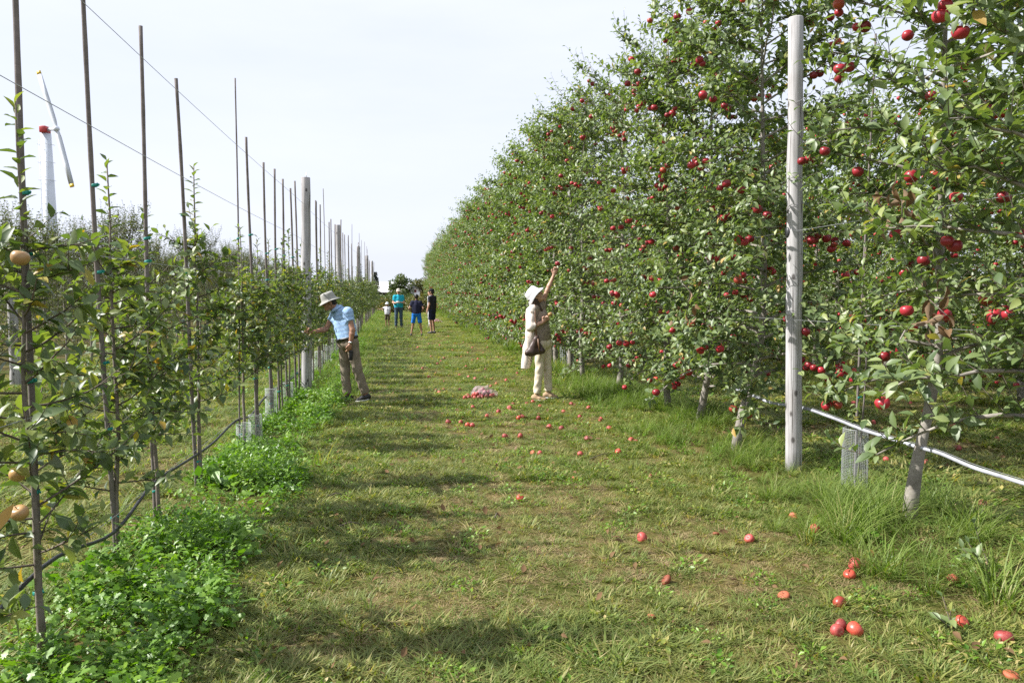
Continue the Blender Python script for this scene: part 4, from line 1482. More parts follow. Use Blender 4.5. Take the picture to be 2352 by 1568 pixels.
LAWN_LEVELS = [0.06, 0.16, 0.30, 0.48, 0.70]
C_lawn = proto_collection('lawn_patch', [lawn_patch(5 * a_ + b_, d_, [.35, .28, .18, .1, .05][a_]) for a_, d_ in enumerate(LAWN_LEVELS) for b_ in range(3)])
tall_protos = [arrays(tuft('tall_tuft', 46, 0.27, 0.07, 0.0030, 1.1, M_tall, 700 + s, 3)) for s in range(5)] + [arrays(tuft('tall_tuft', 30, 0.27, 0.09, 0.0045, 1.1, M_tall, 710 + s, 2)) for s in range(4)]
weed_protos = [arrays(weed('weed_plant', 800 + s, 74, 0.19, 0.15, 0.054, M_weed, LOBED)) for s in range(4)] \
    + [arrays(weed('weed_plant', 820 + s, 84, 0.22, 0.13, 0.034, M_weed, LT[1])) for s in range(4)] \
    + [arrays(weed('weed_plant', 840 + s, 14, 0.14, 0.10, 0.085, M_weed, LT_ROUND)) for s in range(1)] \
    + [arrays(weed('weed_plant', 850 + s, 66, 0.18, 0.15, 0.054, M_weed, LT[1])) for s in range(3)]
C_litter = proto_collection('litter_leaf', [single_leaf_mesh('litter_%d' % s, leaf_template(0, w, c, f), bpy.data.materials['dry_leaf']) for s, (w, c, f) in enumerate(((.28, .5, .15), (.3, -.4, .1), (.25, .2, .2)))])


def pts_in(x0, x1, y0, y1, dens, seed, maskf=None):
    rg = np.random.default_rng(seed)
    n = int((x1 - x0) * (y1 - y0) * dens)
    x = rg.uniform(x0, x1, n); y = rg.uniform(y0, y1, n)
    P = np.stack([x, y, ground_h(x, y)], 1)
    k = in_view(P, 330, 260)
    if maskf is not None:
        k &= rg.uniform(0, 1, n) < maskf(x, y)
    return P[k]


def weed_edge(y):
    return -0.82 - 0.012 * np.clip(y - 3, 0, 10) + 0.22 * (vnoise(y * 0.9, y * 0 + 2, 9) - 0.5)


def is_aisle(x, y):
    return ((x > weed_edge(y)) & (x < 2.95 + 0.5 * (vnoise(y * 0.8, x * 0, 5) - 0.5))).astype(float)


def dryness(x, y):
    v = 0.62 * vnoise(x * 0.9 + 3, y * 0.7, 21) + 0.38 * vnoise(x * 2.2, y * 2.2, 22)
    v += 0.15 * np.exp(-((x - 1.3) / 1.1) ** 2) - 0.10 * np.exp(-((x + 0.5) / 0.5) ** 2)
    return v


def lawn(name, regions, lab):
    PP = []; SS = []
    for (x0, x1, y0, y1, sc, mf) in regions:
        st = PATCH * sc
        X, Y = np.meshgrid(np.arange(x0, x1, st) + st / 2, np.arange(y0, y1, st) + st / 2)
        x = X.ravel(); y = Y.ravel()
        P = np.stack([x, y, ground_h(x, y)], 1)
        k = in_view(P, 330, 260)
        if mf is not None: k &= mf(x, y) > 0
        PP.append(P[k]); SS.append(np.full(int(k.sum()), sc))
    P = np.concatenate(PP); S = np.concatenate(SS)
    rg = np.random.default_rng(len(P))
    n = len(P)
    dr = dryness(P[:, 0], P[:, 1]) + rg.normal(0, .04, n)
    lev = np.clip(np.digitize(dr, [0.38, 0.47, 0.55, 0.64]), 0, 4)
    P[:, :2] += rg.normal(0, .015, (n, 2)) * S[:, None]
    h = S * rg.uniform(.9, 1.1, n)
    zs = np.minimum(h, 1.0 + 0.45 * (h - 1))
    sc3 = np.stack([S * 1.04, S * 1.04, zs], 1)
    scatter(name, P, rg.integers(0, 4, n) * math.pi / 2 + rg.normal(0, .04, n), np.zeros((n, 2)), sc3, lev * 3 + rg.integers(0, 3, n), C_lawn, lab, 'grass')


def aisle_wide(x, y):
    return ((x > weed_edge(y) - 0.25) & (x < 3.2)).astype(float)


lawn('lawn_grass', [(-1.4, 3.4, 2.6, 9.8, 1.0, aisle_wide), (-1.6, 3.4, 9.8, 16.28, 1.35, aisle_wide), (-1.6, 3.4, 16.28, 33, 2.1, aisle_wide), (-1.6, 3.4, 33, 64, 3.4, aisle_wide)],
     'short mown grass of the aisle, patchy green and straw coloured')
lawn('back_lawn_grass', [(-7.5, -1.4, 3.0, 14.0, 1.8, lambda x, y: (x < -1.5) * 1.0), (-7.5, -1.7, 14.2, 38, 3.0, None), (3.3, 9.0, 4.0, 14.08, 1.8, None), (4.1, 12.0, 14.1, 34, 3.0, None), (9, 14, 6, 20, 3.0, None)],
     'short grass of the neighbouring aisles behind the tree rows')


def merged(name, protos, P, S, idx, lab, cat, tl=0.12, seed=0):
    rg = np.random.default_rng(seed)
    n = len(P)
    me = merge(name, protos, P, rg.uniform(0, 6.28, n), rg.normal(0, tl, (n, 2)), S, idx)
    return tag(ob(name, me), lab, cat, kind='stuff')


def tall_scatter(name, regions, lab):
    PP = []; SS = []; II = []
    for (x0, x1, y0, y1, dens, sc, mf, sd, far_) in regions:
        P = pts_in(x0, x1, y0, y1, dens, sd, mf); PP.append(P); SS.append(np.full(len(P), sc))
        rg = np.random.default_rng(sd)
        II.append(rg.integers(5, 9, len(P)) if far_ else rg.integers(0, 5, len(P)))
    P = np.concatenate(PP); S = np.concatenate(SS); n = len(P)
    rg = np.random.default_rng(n)
    S = S * rg.uniform(0.45, 1.15, n) * (0.40 + 0.85 * vnoise(P[:, 0] * 1.3, P[:, 1] * 1.3, 61))
    merged(name, tall_protos, P, S, np.concatenate(II), lab, 'grass', seed=n)


def right_strip(x, y):
    c = 3.5 + 0.25 * (vnoise(y * 0.6, x * 0, 51) - 0.5)
    d = np.abs(x - c)
    m = np.clip(1.25 - d / 0.70, 0, 1)
    return m * np.clip(0.1 + 1.4 * vnoise(x * 1.5, y * 1.5, 52), 0, 1)


def left_far_strip(x, y):
    m = (x < weed_edge(y) + 0.12 + 0.25 * vnoise(y * 0.7, x * 0, 8)).astype(float) * (x > -2.2)
    return m * np.clip((y - 11) / 5.0, 0.22, 1)


tall_scatter('tall_grass', [(2.5, 4.6, 3.4, 13, 70, 1.0, right_strip, 71, False), (2.5, 4.6, 13, 30, 40, 1.15, right_strip, 72, True), (2.5, 4.6, 30, 80, 12, 1.6, right_strip, 73, True)], 'tall arching green grass under the fruiting row')
tall_scatter('verge_grass', [(-2.3, -0.5, 4, 30, 45, 0.8, left_far_strip, 81, True), (-2.3, -0.5, 30, 56, 18, 1.3, left_far_strip, 82, True)], 'lush green grass verge along the staked young row')


def weed_strip(x, y):
    e = weed_edge(y)
    m = np.clip((e - x) / 0.12, 0, 1) * np.clip((x + 1.72 + 0.015 * y) / 0.25, 0, 1)
    return m * np.clip(0.15 + 1.6 * vnoise(x * 1.7, y * 1.7, 53), 0, 1) * np.clip((20 - y) / 6.0, 0.35, 1)


rg = np.random.default_rng(5)
Pa = pts_in(-2.1, -0.5, 2.6, 8.5, 105, 91, weed_strip); Pb = pts_in(-2.1, -0.5, 8.5, 26, 62, 92, weed_strip)
P = np.concatenate([Pa, Pb]); n = len(P)
S = rg.uniform(0.5, 1.25, n) * (0.35 + 1.0 * vnoise(P[:, 0] * 2.2, P[:, 1] * 2.2, 62))
wi = np.where(vnoise(P[:, 0] * 1.1, P[:, 1] * 1.1, 63) > 0.45, rg.integers(0, 4, n), rg.integers(4, 9, n))
wi = np.where(np.arange(n) >= len(Pa), rg.integers(9, 12, n), wi)
merged('weeds', weed_protos, P, S, wi, 'bright green leafy weeds under the staked young row', 'weeds', seed=6)
P = pts_in(2.7, 4.3, 3.5, 16, 5, 93)
n = len(P)
merged('low_weeds', weed_protos, P, rg.uniform(0.35, 0.75, n), rg.integers(4, 9, n), 'low broadleaf weeds among the tall grass of the fruiting row', 'weeds', seed=7)
def clump_mask(x, y):
    return aisle_wide(x, y) * np.clip((vnoise(x * 2.3, y * 2.3, 71) - 0.5) * 3.5, 0.02, 1) * np.clip(1.5 - 2 * dryness(x, y), 0.1, 1)


Pa = pts_in(-0.9, 3.0, 2.7, 9, 42, 96, clump_mask); Pb = pts_in(-1.0, 3.0, 9, 24, 20, 97, clump_mask)
P = np.concatenate([Pa, Pb]); n = len(P)
merged('grass_clumps', tall_protos, P, rg.uniform(0.16, 0.40, n), rg.integers(5, 9, n), 'slightly longer green grass clumps standing out of the mown aisle', 'grass', seed=8)
P = np.concatenate([pts_in(-0.8, 6.0, 2.8, 12, 9, 94), pts_in(-6, 6.0, 8, 24, 2, 95)])
n = len(P)
P[:, 2] += 0.035
scatter('fallen_leaves', P, rg.uniform(0, 6.28, n), rg.normal(0, 0.5, (n, 2)), rg.uniform(0.025, 0.065, n), rg.integers(0, 3, n), C_litter, 'small dry leaves and scraps littering the mown grass', 'leaves')

# a few dry twigs in the aisle
for q, (x, y, a, L) in enumerate(((1380, 1052, 0.7, .35), (770, 1145, 0.3, .12), (800, 1215, 0.4, .16), (1140, 1190, 1.2, .12))):
    p = on_ground(gnd(x, y))
    t = np.linspace(-.5, .5, 6)
    B = MB(); B.tube(np.stack([p[0] + t * L * math.cos(a), p[1] + t * L * math.sin(a) + 0.01 * np.sin(t * 9), p[2] + 0.03 + 0.008 * np.cos(t * 7)], 1), [.004, .005, .005, .004, .004, .002], 5)
    tag(ob('dry_twig', B.mesh('dry_twig', [M_twig])), ['dry twig lying beside a pink apple in the aisle', 'short dark twig in the aisle nearest the weeds', 'curled brown twig by a bare soil patch', 'pale dry stalk in the middle of the aisle'][q], 'twig')

# low leafy suckers at the foot of the nearest fruiting tree
for q, (x, y, sz, lab) in enumerate(((2285, 1345, 0.34, 'grey-green leafy sucker rising from the grass near the frame edge'), (2190, 1452, 0.16, 'low clump of blue-green leaves by an orange apple at the bottom corner'))):
    F = Foliage(); tw = MB(); rg = np.random.default_rng(60 + q)
    for j in range(3):
        d = np.array([rg.normal(0, .5) - 0.2, rg.normal(0, .4), 0.9])
        sp = shoot(F, rg, np.zeros(3), d, sz, 0.035, 0.085, 0.0, 0.15)
        tw.tube(sp, np.linspace(.004, .002, len(sp)), 4)
    F.finish()
    root = empty('apple_sucker', on_ground(gnd(x, y)))
    ob('stem', tw.mesh('stem', [M_twig]), root)
    tag(ob('leaves', F.mesh('leaves', LT[0], M_leaf), root), kind='stuff')
    tag(root, lab, 'sucker')


# ================================================================== background beyond the rows
def far_tree(name, loc, W, H, crown_z, n, leaf, mat, lab, seed, lobes=16, trunk_r=0.15, grp=None, cat='tree'):
    rg = np.random.default_rng(seed)
    root = empty(name, loc)
    F = Foliage(); T = MB()
    T.tube([[0, 0, -0.2], [0.05, 0, H * 0.3], [0, 0.05, H * 0.8]], [trunk_r, trunk_r * .8, trunk_r * .2], 7)
    for i in range(lobes):
        a = rg.uniform(0, 6.28); rr = W * 0.5 * math.sqrt(rg.uniform(0, 1)) * 0.75
        z = crown_z + (H - crown_z) * rg.uniform(0.08, 0.86)
        k = 1 - abs((z - crown_z) / (H - crown_z) - 0.4) * 0.9
        c = np.array([rr * math.cos(a) * k, rr * math.sin(a) * k, z])
        T.tube([[0, 0, max(0.2, c[2] * 0.5)], c * [.6, .6, .85], c], [trunk_r * .3, trunk_r * .2, trunk_r * .07], 4, cap=False)
        R = W * rg.uniform(0.13, 0.22)
        m = n // lobes
        u = rg.normal(0, 1, (m, 3)); u /= np.linalg.norm(u, axis=1, keepdims=True)
        P = c + u * R * rg.uniform(0.55, 1.08, (m, 1)) * [1.15, 1.15, 0.8]
        F.add(P, u + rg.normal(0, .7, (m, 3)), u + rg.normal(0, .6, (m, 3)) + [0, 0, .5], leaf * rg.uniform(0.6, 1.3, m), np.clip(rg.normal(rg.uniform(.25, .75), .22, m), 0, 1))
    F.finish()
    ob('trunk', T.mesh('trunk', [M_bark]), root)
    tag(ob('crown', F.mesh('crown', LT[2], mat), root), kind='stuff')
    return tag(root, lab, cat, grp)


def far_at(x, dep, z=None):
    p = at_depth(x, 668, dep)
    return np.array([p[0], p[1], gz(p[0], p[1]) if z is None else z])


def h_at(y, dep, loc):
    return at_depth(1176, y, dep)[2] - loc[2]


l = far_at(922, 100); far_tree('broadleaf_tree', l, 3.3, h_at(628, 100, l), 1.6, 5200, 0.26, M_shrub, 'round green tree in front of the white roof at the end of the aisle', 901, 22)
l = far_at(962, 120); far_tree('broadleaf_tree', l, 4.6, h_at(636, 120, l), 1.8, 3600, 0.28, M_gold, 'yellow-green tree behind the little white house', 902, 18)
l = far_at(1010, 130); far_tree('broadleaf_tree', l, 7, h_at(632, 130, l), 1.8, 3600, 0.32, M_shrub, 'pale tree at the end of the fruiting row', 903, 18)
l = far_at(900, 92); far_tree('broadleaf_tree', l, 1.8, h_at(671, 92, l), 0.7, 1600, 0.2, M_shrub, 'low dark bushy tree under the white roof', 904, 12)
l = far_at(838, 105); far_tree('broadleaf_tree', l, 3.6, h_at(655, 105, l), 0.7, 3000, 0.26, M_shrub, 'dark bushy tree behind the far posts', 905, 14)
for q, (x, dep, w, ytop, mat, lab) in enumerate(((925, 64, 3.0, 682, M_shrub, 'dark green bush behind the adult in teal'), (958, 60, 2.6, 684, M_gold, 'yellow goldenrod thicket behind the boy in blue shorts'), (981, 62, 2.2, 676, M_gold, 'tall goldenrod thicket beside the end of the fruiting row'),
                                                (893, 58, 2.4, 688, M_gold, 'olive green thicket behind the child in white'), (872, 60, 2.2, 680, M_shrub, 'dark thicket at the end of the staked young row'), (938, 72, 2.6, 680, M_shrub, 'green bush between the goldenrod and the round tree'), (905, 74, 4, 680, M_shrub, 'shadowy bush in front of the white roofed shed'))):
    l = far_at(x, dep); far_tree('thicket_bush', l, w, h_at(ytop, dep, l), 0.12, 2600, 0.13, mat, lab, 910 + q, 16, 0.04, 'bushes at the end of the aisle', 'bush')
# the low green wall far behind everything on both sides
for q, x in enumerate((60, 200, 350, 480, 600, 700, 780)):
    l = far_at(x, 110 + 6 * (q % 3)); far_tree('broadleaf_tree', l, 11, 4.6 + 0.5 * (q % 2), 1.0, 2000, 0.45, M_shrub, 'broadleaf tree on the horizon far behind the young rows', 930 + q, 14, 0.2, 'trees on the horizon')
# conifer
l = far_at(863, 118)
root = empty('conifer_tree', l)
Hc = h_at(625, 118, l)
F = Foliage(); T = MB(); rg = np.random.default_rng(77)
T.tube([[0, 0, -.2], [0, 0, Hc]], [.18, .02], 7)
for i in range(26):
    f = i / 25.0; z = 0.8 + (Hc - 0.9) * f
    for j in range(8):
        a = rg.uniform(0, 6.28); L = (1 - f) * 1.25 + 0.15
        m = 26
        t = rg.uniform(0.1, 1, m)
        P = np.stack([np.cos(a) * L * t, np.sin(a) * L * t, z - 0.25 * L * t + rg.normal(0, .05, m)], 1)
        F.add(P, np.stack([np.cos(a) + rg.normal(0, .5, m), np.sin(a) + rg.normal(0, .5, m), rg.normal(-.2, .3, m)], 1), rg.normal(0, .5, (m, 3)) + UP, rg.uniform(.12, .24, m), rg.uniform(0, 1, m))
F.finish()
ob('trunk', T.mesh('trunk', [M_bark]), root); tag(ob('crown', F.mesh('crown', LT[2], M_conifer), root), kind='stuff')
tag(root, 'dark conifer behind the far end of the posts', 'tree')

# white roofed shed
M_roof = simple('white_metal_roof', (0.78, 0.78, 0.80), 0.45, 0.05, 1.0)
M_shed = simple('dark_shed_wall', (0.07, 0.065, 0.06), 0.8, 0.3, 1.5)
M_white = simple('white_paint', (0.78, 0.78, 0.78), 0.5, 0.06, 3)
M_redp = simple('red_paint', (0.40, 0.03, 0.03), 0.45, 0.2, 4)
M_roofg = simple('grey_shingle', (0.16, 0.155, 0.155), 0.8, 0.2, 6)
M_glass = simple('dark_window', (0.03, 0.035, 0.045), 0.15, 0.2, 3)
dep = 128
bl = far_at(925, dep)
shed = empty('storage_shed', bl, -YAW)
ez = at_depth(1176, 671, dep)[2] - bl[2]; rz_ = at_depth(1176, 647, dep)[2] - bl[2]
wl = at_depth(862, 668, dep); wr = at_depth(994, 668, dep)
Wd = float(np.linalg.norm(wr - wl)); 
B = MB()
for (cx, cy, sx, sy) in ((0, 0.1, Wd, .15), (0, 12.0, Wd, .15), (-Wd / 2, 6, .15, 11.9), (Wd / 2, 6, .15, 11.9)):
    B.box((cx, cy, ez / 2), (sx, sy, ez))
ob('wall', B.mesh('shed_wall', [M_shed], False), shed)
def roof_panel(y0, z0, y1, z1):
    B = MB()
    L = math.hypot(y1 - y0, z1 - z0); an = math.atan2(z1 - z0, y1 - y0)
    B.box((0, (y0 + y1) / 2, (z0 + z1) / 2), (Wd + .8, L, .12), np.array(Euler((an, 0, 0)).to_matrix()))
    for k in range(int(Wd / 0.9)):
        B.box((-Wd / 2 + .9 * k, (y0 + y1) / 2, (z0 + z1) / 2 + .08), (.06, L, .05), np.array(Euler((an, 0, 0)).to_matrix()))
    return B.mesh('roof_panel', [M_roof], False)
ob('roof', roof_panel(-.5, ez, 6, rz_ ), shed)
ob('roof', roof_panel(12.5, ez, 6.06, rz_), shed)
for k in (-0.3, 0.1, 0.4):
    B = MB(); B.box((k * Wd, 0.0, ez * 0.45), (1.6, .06, ez * 0.8)); ob('door', B.mesh('shed_door', [M_roofg], False), shed)
tag(shed, 'long low shed with a white metal roof behind the round tree', 'shed')
# little white house
dep = 100
hl = far_at(954, dep, None)
hs = empty('small_house', hl, -YAW + 0.35)
we = at_depth(1176, 667, dep)[2] - hl[2]; rt = at_depth(1176, 659, dep)[2] - hl[2]
B = MB(); hw = 0.58
B.box((0, 1.5, we / 2), (hw * 2, 3, we))
B.add([[-hw, 0, we], [hw, 0, we], [0, 0, rt], [-hw, 3, we], [hw, 3, we], [0, 3, rt]], [[0, 1, 2], [4, 3, 5]])
ob('wall', B.mesh('house_wall', [M_white], False), hs)
for s in (-1, 1):
    B = MB(); L = math.hypot(hw + .15, rt - we); an = math.atan2(rt - we, hw)
    B.box((s * hw * .54, 1.5, (we + rt) / 2 + 0.02), (L, 3.4, .08), np.array(Euler((0, s * an, 0)).to_matrix()))
    ob('roof', B.mesh('house_roof', [M_roofg], False), hs)
B = MB(); B.box((0, -.03, we - .05), (.26, .06, .34)); wo = ob('window', B.mesh('house_window', [M_redp], False), hs)
B = MB(); B.box((0, -.07, we - .05), (.13, .03, .2)); ob('pane', B.mesh('pane', [M_glass], False), wo)
tag(hs, 'small white gabled house with a red window far beyond the aisle', 'house')

# ------------------------------------------------------------------ wind machine behind the young rows
dep = 36.0
base = at_depth(122, 668, dep); base[2] = gz(base[0], base[1])
M_wm = simple('wind_machine_white', (0.62, 0.66, 0.72), 0.4, 0.05, 2)
M_yel = simple('yellow_tip', (0.62, 0.42, 0.03), 0.5, 0.1, 5)
wm = empty('wind_machine', base, -YAW)
topz = at_depth(1176, 312, dep)[2] - base[2]
B = MB(); B.tube([[0, 0, -.3], [0, 0, topz * .5], [-.06, 0, topz]], [.33, .28, .215], 18)
ob('tower', B.mesh('tower', [M_wm]), wm)
B = MB()
for s in (-.13, .13):
    B.tube([[s - .1, -.36, .4], [s - .06, -.30, topz * .6], [s - .1, -.26, topz - .3]], .012, 5)
nr = int((topz - .7) / .3)
for k in range(nr):
    z = .5 + .3 * k; y = -.36 + .1 * (z / topz)
    B.tube([[-.22, y, z], [.05, y, z]], .010, 4)
ob('ladder', B.mesh('ladder', [M_wm]), wm)
for k in range(3):
    B = MB(); a = np.linspace(math.pi * .9, math.pi * 2.1, 12); B.tube(np.stack([np.cos(a) * .32 - .06, np.sin(a) * .42, np.full(12, topz - .5 - .8 * k)], 1), .011, 4, cap=False)
    ob('cage_hoop', B.mesh('cage_hoop', [M_wm]), wm)
B = MB(); B.box((-.05, -.08, topz + .16), (.30, .45, .30))
gb = ob('gearbox', B.mesh('gearbox', [M_redp], False), wm)
bv = gb.modifiers.new('bevel', 'BEVEL'); bv.width = .04; bv.segments = 2
hub = at_depth(130, 296, dep - .75)
for s, (ex, ey) in enumerate(((88, 163), (166, 430))):
    tipp = at_depth(ex, ey, dep - .75)
    d = tipp - hub; L = float(np.linalg.norm(d)); d /= L
    sidev = np.cross(d, _F); sidev /= np.linalg.norm(sidev)
    thick = np.cross(sidev, d)
    inv = np.array(wm.matrix_basis.inverted())
    B = MB(); Y = MB()
    ts = np.array([.0, .06, .14, .3, .6, .94])
    ws = np.array([.07, .09, .12, .125, .12, .115])
    def sec(t, w, tw_):
        c = hub + d * L * t
        sv = sidev * math.cos(tw_) + thick * math.sin(tw_); tv = -sidev * math.sin(tw_) + thick * math.cos(tw_)
        return [c + sv * w, c + tv * w * .22, c - sv * w, c - tv * w * .14]
    def loft(B, ts, ws):
        V = np.array([q for t, w in zip(ts, ws) for q in sec(t, w, .06)])
        V = V @ inv[:3, :3].T + (np.linalg.inv(np.array(wm.matrix_basis)) @ np.array([0, 0, 0, 1]))[:3] if False else V
        m = len(ts); fs = []
        for i in range(m - 1):
            for j in range(4):
                fs.append([i * 4 + j, i * 4 + (j + 1) % 4, (i + 1) * 4 + (j + 1) % 4, (i + 1) * 4 + j])
        fs.append([0, 3, 2, 1]); fs.append([(m - 1) * 4 + j for j in range(4)])
        c, sn = math.cos(YAW), math.sin(YAW)
        Vl = V - base
        Vl = np.stack([Vl[:, 0] * c - Vl[:, 1] * sn, Vl[:, 0] * sn + Vl[:, 1] * c, Vl[:, 2]], 1)
        B.add(Vl, fs)
    loft(B, ts, ws); loft(Y, [.942, 1.0], [.11, .10])
    bo = ob('blade', B.mesh('blade', [M_wm], False), wm)
    ob('blade_tip', Y.mesh('blade_tip', [M_yel], False), bo)
hv = hub - base
c, sn = math.cos(YAW), math.sin(YAW)
hv = np.array([hv[0] * c - hv[1] * sn, hv[0] * sn + hv[1] * c, hv[2]])
gc = np.array([-.05, -.08, topz + .16])
hd_ = (hv - gc) / np.linalg.norm(hv - gc)
B = MB(); B.tube([gc, hv - hd_ * .12, hv - hd_ * .1, hv + hd_ * .06, hv + hd_ * .12], [.07, .07, .12, .12, .03], 12)
ob('hub', B.mesh('hub', [M_wm]), wm)
tag(wm, 'white wind machine tower with red gearbox and yellow-tipped propeller behind the young trees', 'wind machine')

# ================================================================== people: implicit bodies turned into one surface each
def surface_nets(f, org, h):
    s = f < 0
    nx, ny, nz = f.shape
    c = [s[i:nx - 1 + i, j:ny - 1 + j, k:nz - 1 + k] for i in (0, 1) for j in (0, 1) for k in (0, 1)]
    tot = sum(x.astype(np.int8) for x in c)
    act = (tot > 0) & (tot < 8)
    I, J, K = np.nonzero(act)
    idx = -np.ones(act.shape, np.int64); idx[I, J, K] = np.arange(len(I))
    acc = np.zeros((len(I), 3)); cnt = np.zeros(len(I))
    corners = [(i, j, k) for i in (0, 1) for j in (0, 1) for k in (0, 1)]
    for a in corners:
        for ax in range(3):
            if a[ax]: continue
            b = list(a); b[ax] = 1
            fa = f[I + a[0], J + a[1], K + a[2]]; fb = f[I + b[0], J + b[1], K + b[2]]
            m = (fa < 0) != (fb < 0)
            t = np.where(m, fa / np.where(m, fa - fb, 1), 0)
            p = np.array(a, float)[None].repeat(len(I), 0); p[:, ax] += t
            acc[m] += p[m]; cnt[m] += 1
    v = (acc / cnt[:, None] + np.stack([I, J, K], 1)) * h + org
    faces = []
    for ax in range(3):
        sl0 = [slice(None)] * 3; sl1 = [slice(None)] * 3
        sl0[ax] = slice(0, -1); sl1[ax] = slice(1, None)
        a = s[tuple(sl0)]; b = s[tuple(sl1)]
        E = np.argwhere(a != b)
        o1, o2 = [(1, 2), (2, 0), (0, 1)][ax]
        ok = (E[:, o1] > 0) & (E[:, o2] > 0) & (E[:, o1] < f.shape[o1] - 1) & (E[:, o2] < f.shape[o2] - 1)
        E = E[ok]
        def cell(d1, d2):
            q = E.copy(); q[:, o1] -= d1; q[:, o2] -= d2
            return idx[q[:, 0], q[:, 1], q[:, 2]]
        q = np.stack([cell(1, 1), cell(0, 1), cell(0, 0), cell(1, 0)], 1)
        fl = a[E[:, 0], E[:, 1], E[:, 2]]
        q[~fl] = q[~fl][:, ::-1]
        faces.append(q)
    return v, np.concatenate(faces)


def cap(a, b, ra, rb, cut=()):
    return ('c', np.array(a, float), np.array(b, float), ra, rb, cut)


def ell(c, r, R=None, cut=()):
    return ('e', np.array(c, float), np.array(r, float), np.eye(3) if R is None else np.array(R), None, cut)


def blob(name, prims, mat, h=0.010, k=0.02, cuts=(), wrinkle=0.0, seed=0):
    lo = np.min([np.minimum(p[1], p[2] if p[0] == 'c' else p[1]) - (max(p[3], p[4]) if p[0] == 'c' else p[2].max()) for p in prims], 0) - 3 * h
    hi = np.max([np.maximum(p[1], p[2] if p[0] == 'c' else p[1]) + (max(p[3], p[4]) if p[0] == 'c' else p[2].max()) for p in prims], 0) + 3 * h
    n = np.ceil((hi - lo) / h).astype(int) + 1
    f = np.full(n, 0.3)
    ax = [lo[i] + h * np.arange(n[i]) for i in range(3)]
    for p in prims:
        if p[0] == 'c':
            r = max(p[3], p[4]); a = np.minimum(p[1], p[2]) - r; b = np.maximum(p[1], p[2]) + r
        else:
            r = p[2].max(); a = p[1] - r; b = p[1] + r
        mar = k * 2 + 3 * h
        i0 = np.clip(np.floor((a - mar - lo) / h).astype(int), 0, n - 1); i1 = np.clip(np.ceil((b + mar - lo) / h).astype(int) + 1, 1, n)
        X, Y, Z = np.meshgrid(ax[0][i0[0]:i1[0]], ax[1][i0[1]:i1[1]], ax[2][i0[2]:i1[2]], indexing='ij')
        Q = np.stack([X, Y, Z], -1)
        if p[0] == 'c':
            ab = p[2] - p[1]; L2 = max(1e-9, ab @ ab)
            t = np.clip(((Q - p[1]) @ ab) / L2, 0, 1)
            d = np.linalg.norm(Q - p[1] - t[..., None] * ab, axis=-1) - (p[3] + (p[4] - p[3]) * t)
        else:
            q = ((Q - p[1]) @ p[3]) / p[2]
            l0 = np.linalg.norm(q, axis=-1)
            l1 = np.linalg.norm(q / p[2], axis=-1) + 1e-6
            d = l0 * (l0 - 1) / l1
        for (pt, nm) in p[5]:
            nm = np.array(nm, float); nm = nm / np.linalg.norm(nm)
            d = np.maximum(d, (Q - np.array(pt)) @ nm)
        sub = f[i0[0]:i1[0], i0[1]:i1[1], i0[2]:i1[2]]
        hh = np.clip(0.5 + 0.5 * (sub - d) / k, 0, 1)
        f[i0[0]:i1[0], i0[1]:i1[1], i0[2]:i1[2]] = sub * (1 - hh) + d * hh - k * hh * (1 - hh)
    if len(cuts) or wrinkle:
        X, Y, Z = np.meshgrid(*ax, indexing='ij'); Q = np.stack([X, Y, Z], -1)
        if wrinkle:
            f = f + wrinkle * (np.sin(Z * 31 + 5 * np.sin(X * 9 + seed) + 4 * np.sin(Y * 11 + Z * 5)) * np.sin(X * 17 + Y * 13 + Z * 8 + seed))
        for (pt, nm) in cuts:
            nm = np.array(nm, float); nm = nm / np.linalg.norm(nm)
            f = np.maximum(f, (Q - np.array(pt)) @ nm)
    v, fc = surface_nets(f, lo, h)
    # one light smoothing pass keeps cuffs crisp but removes stair steps
    me = mesh_np(name, v, fc)
    if mat is not None:
        me.materials.append(mat)
    return me


def fabric(name, col, var=0.15, scale=60, rough=0.85, bmp=0.25):
    return simple(name, col, rough, var, scale, spec=0.2, bmp=bmp)


def skin_mat(name, col):
    m, nt, b = new_mat(name)
    tc = nt.nodes.new('ShaderNodeTexCoord')
    no = N(nt, 'ShaderNodeTexNoise', Scale=25.0, Detail=4.0)
    nt.links.new(tc.outputs['Object'], no.inputs['Vector'])
    r = ramp(nt, [(0.3, tuple(c * .82 for c in col)), (0.7, tuple(min(1, c * 1.15) for c in col))], no.outputs['Fac'])
    nt.links.new(r.outputs['Color'], b.inputs['Base Color'])
    b.inputs['Roughness'].default_value = 0.5
    b.inputs['Subsurface Weight'].default_value = 0.08
    b.inputs['Subsurface Radius'].default_value = (0.01, 0.004, 0.002)
    return m


M_skin_m = skin_mat('tanned_skin', (0.36, 0.185, 0.115))
M_skin_w = skin_mat('fair_skin', (0.50, 0.29, 0.20))
M_skin_k = skin_mat('brown_skin', (0.36, 0.20, 0.13))
M_hair = simple('dark_hair', (0.016, 0.012, 0.010), 0.45, 0.4, 50, bmp=0.4)
M_hair_w = simple('brown_hair', (0.045, 0.022, 0.014), 0.45, 0.4, 50, bmp=0.4)
M_eye = simple('eye_dark', (0.02, 0.015, 0.012), 0.3, 0.1, 20)
M_lip = simple('lip', (0.36, 0.12, 0.09), 0.5, 0.1, 20)
M_black = simple('black_leather', (0.018, 0.018, 0.02), 0.45, 0.3, 30)
M_sole = simple('white_sole', (0.65, 0.65, 0.65), 0.6, 0.1, 20)
M_steel = simple('watch_steel', (0.55, 0.55, 0.56), 0.25, 0.1, 30, metal=0.9)


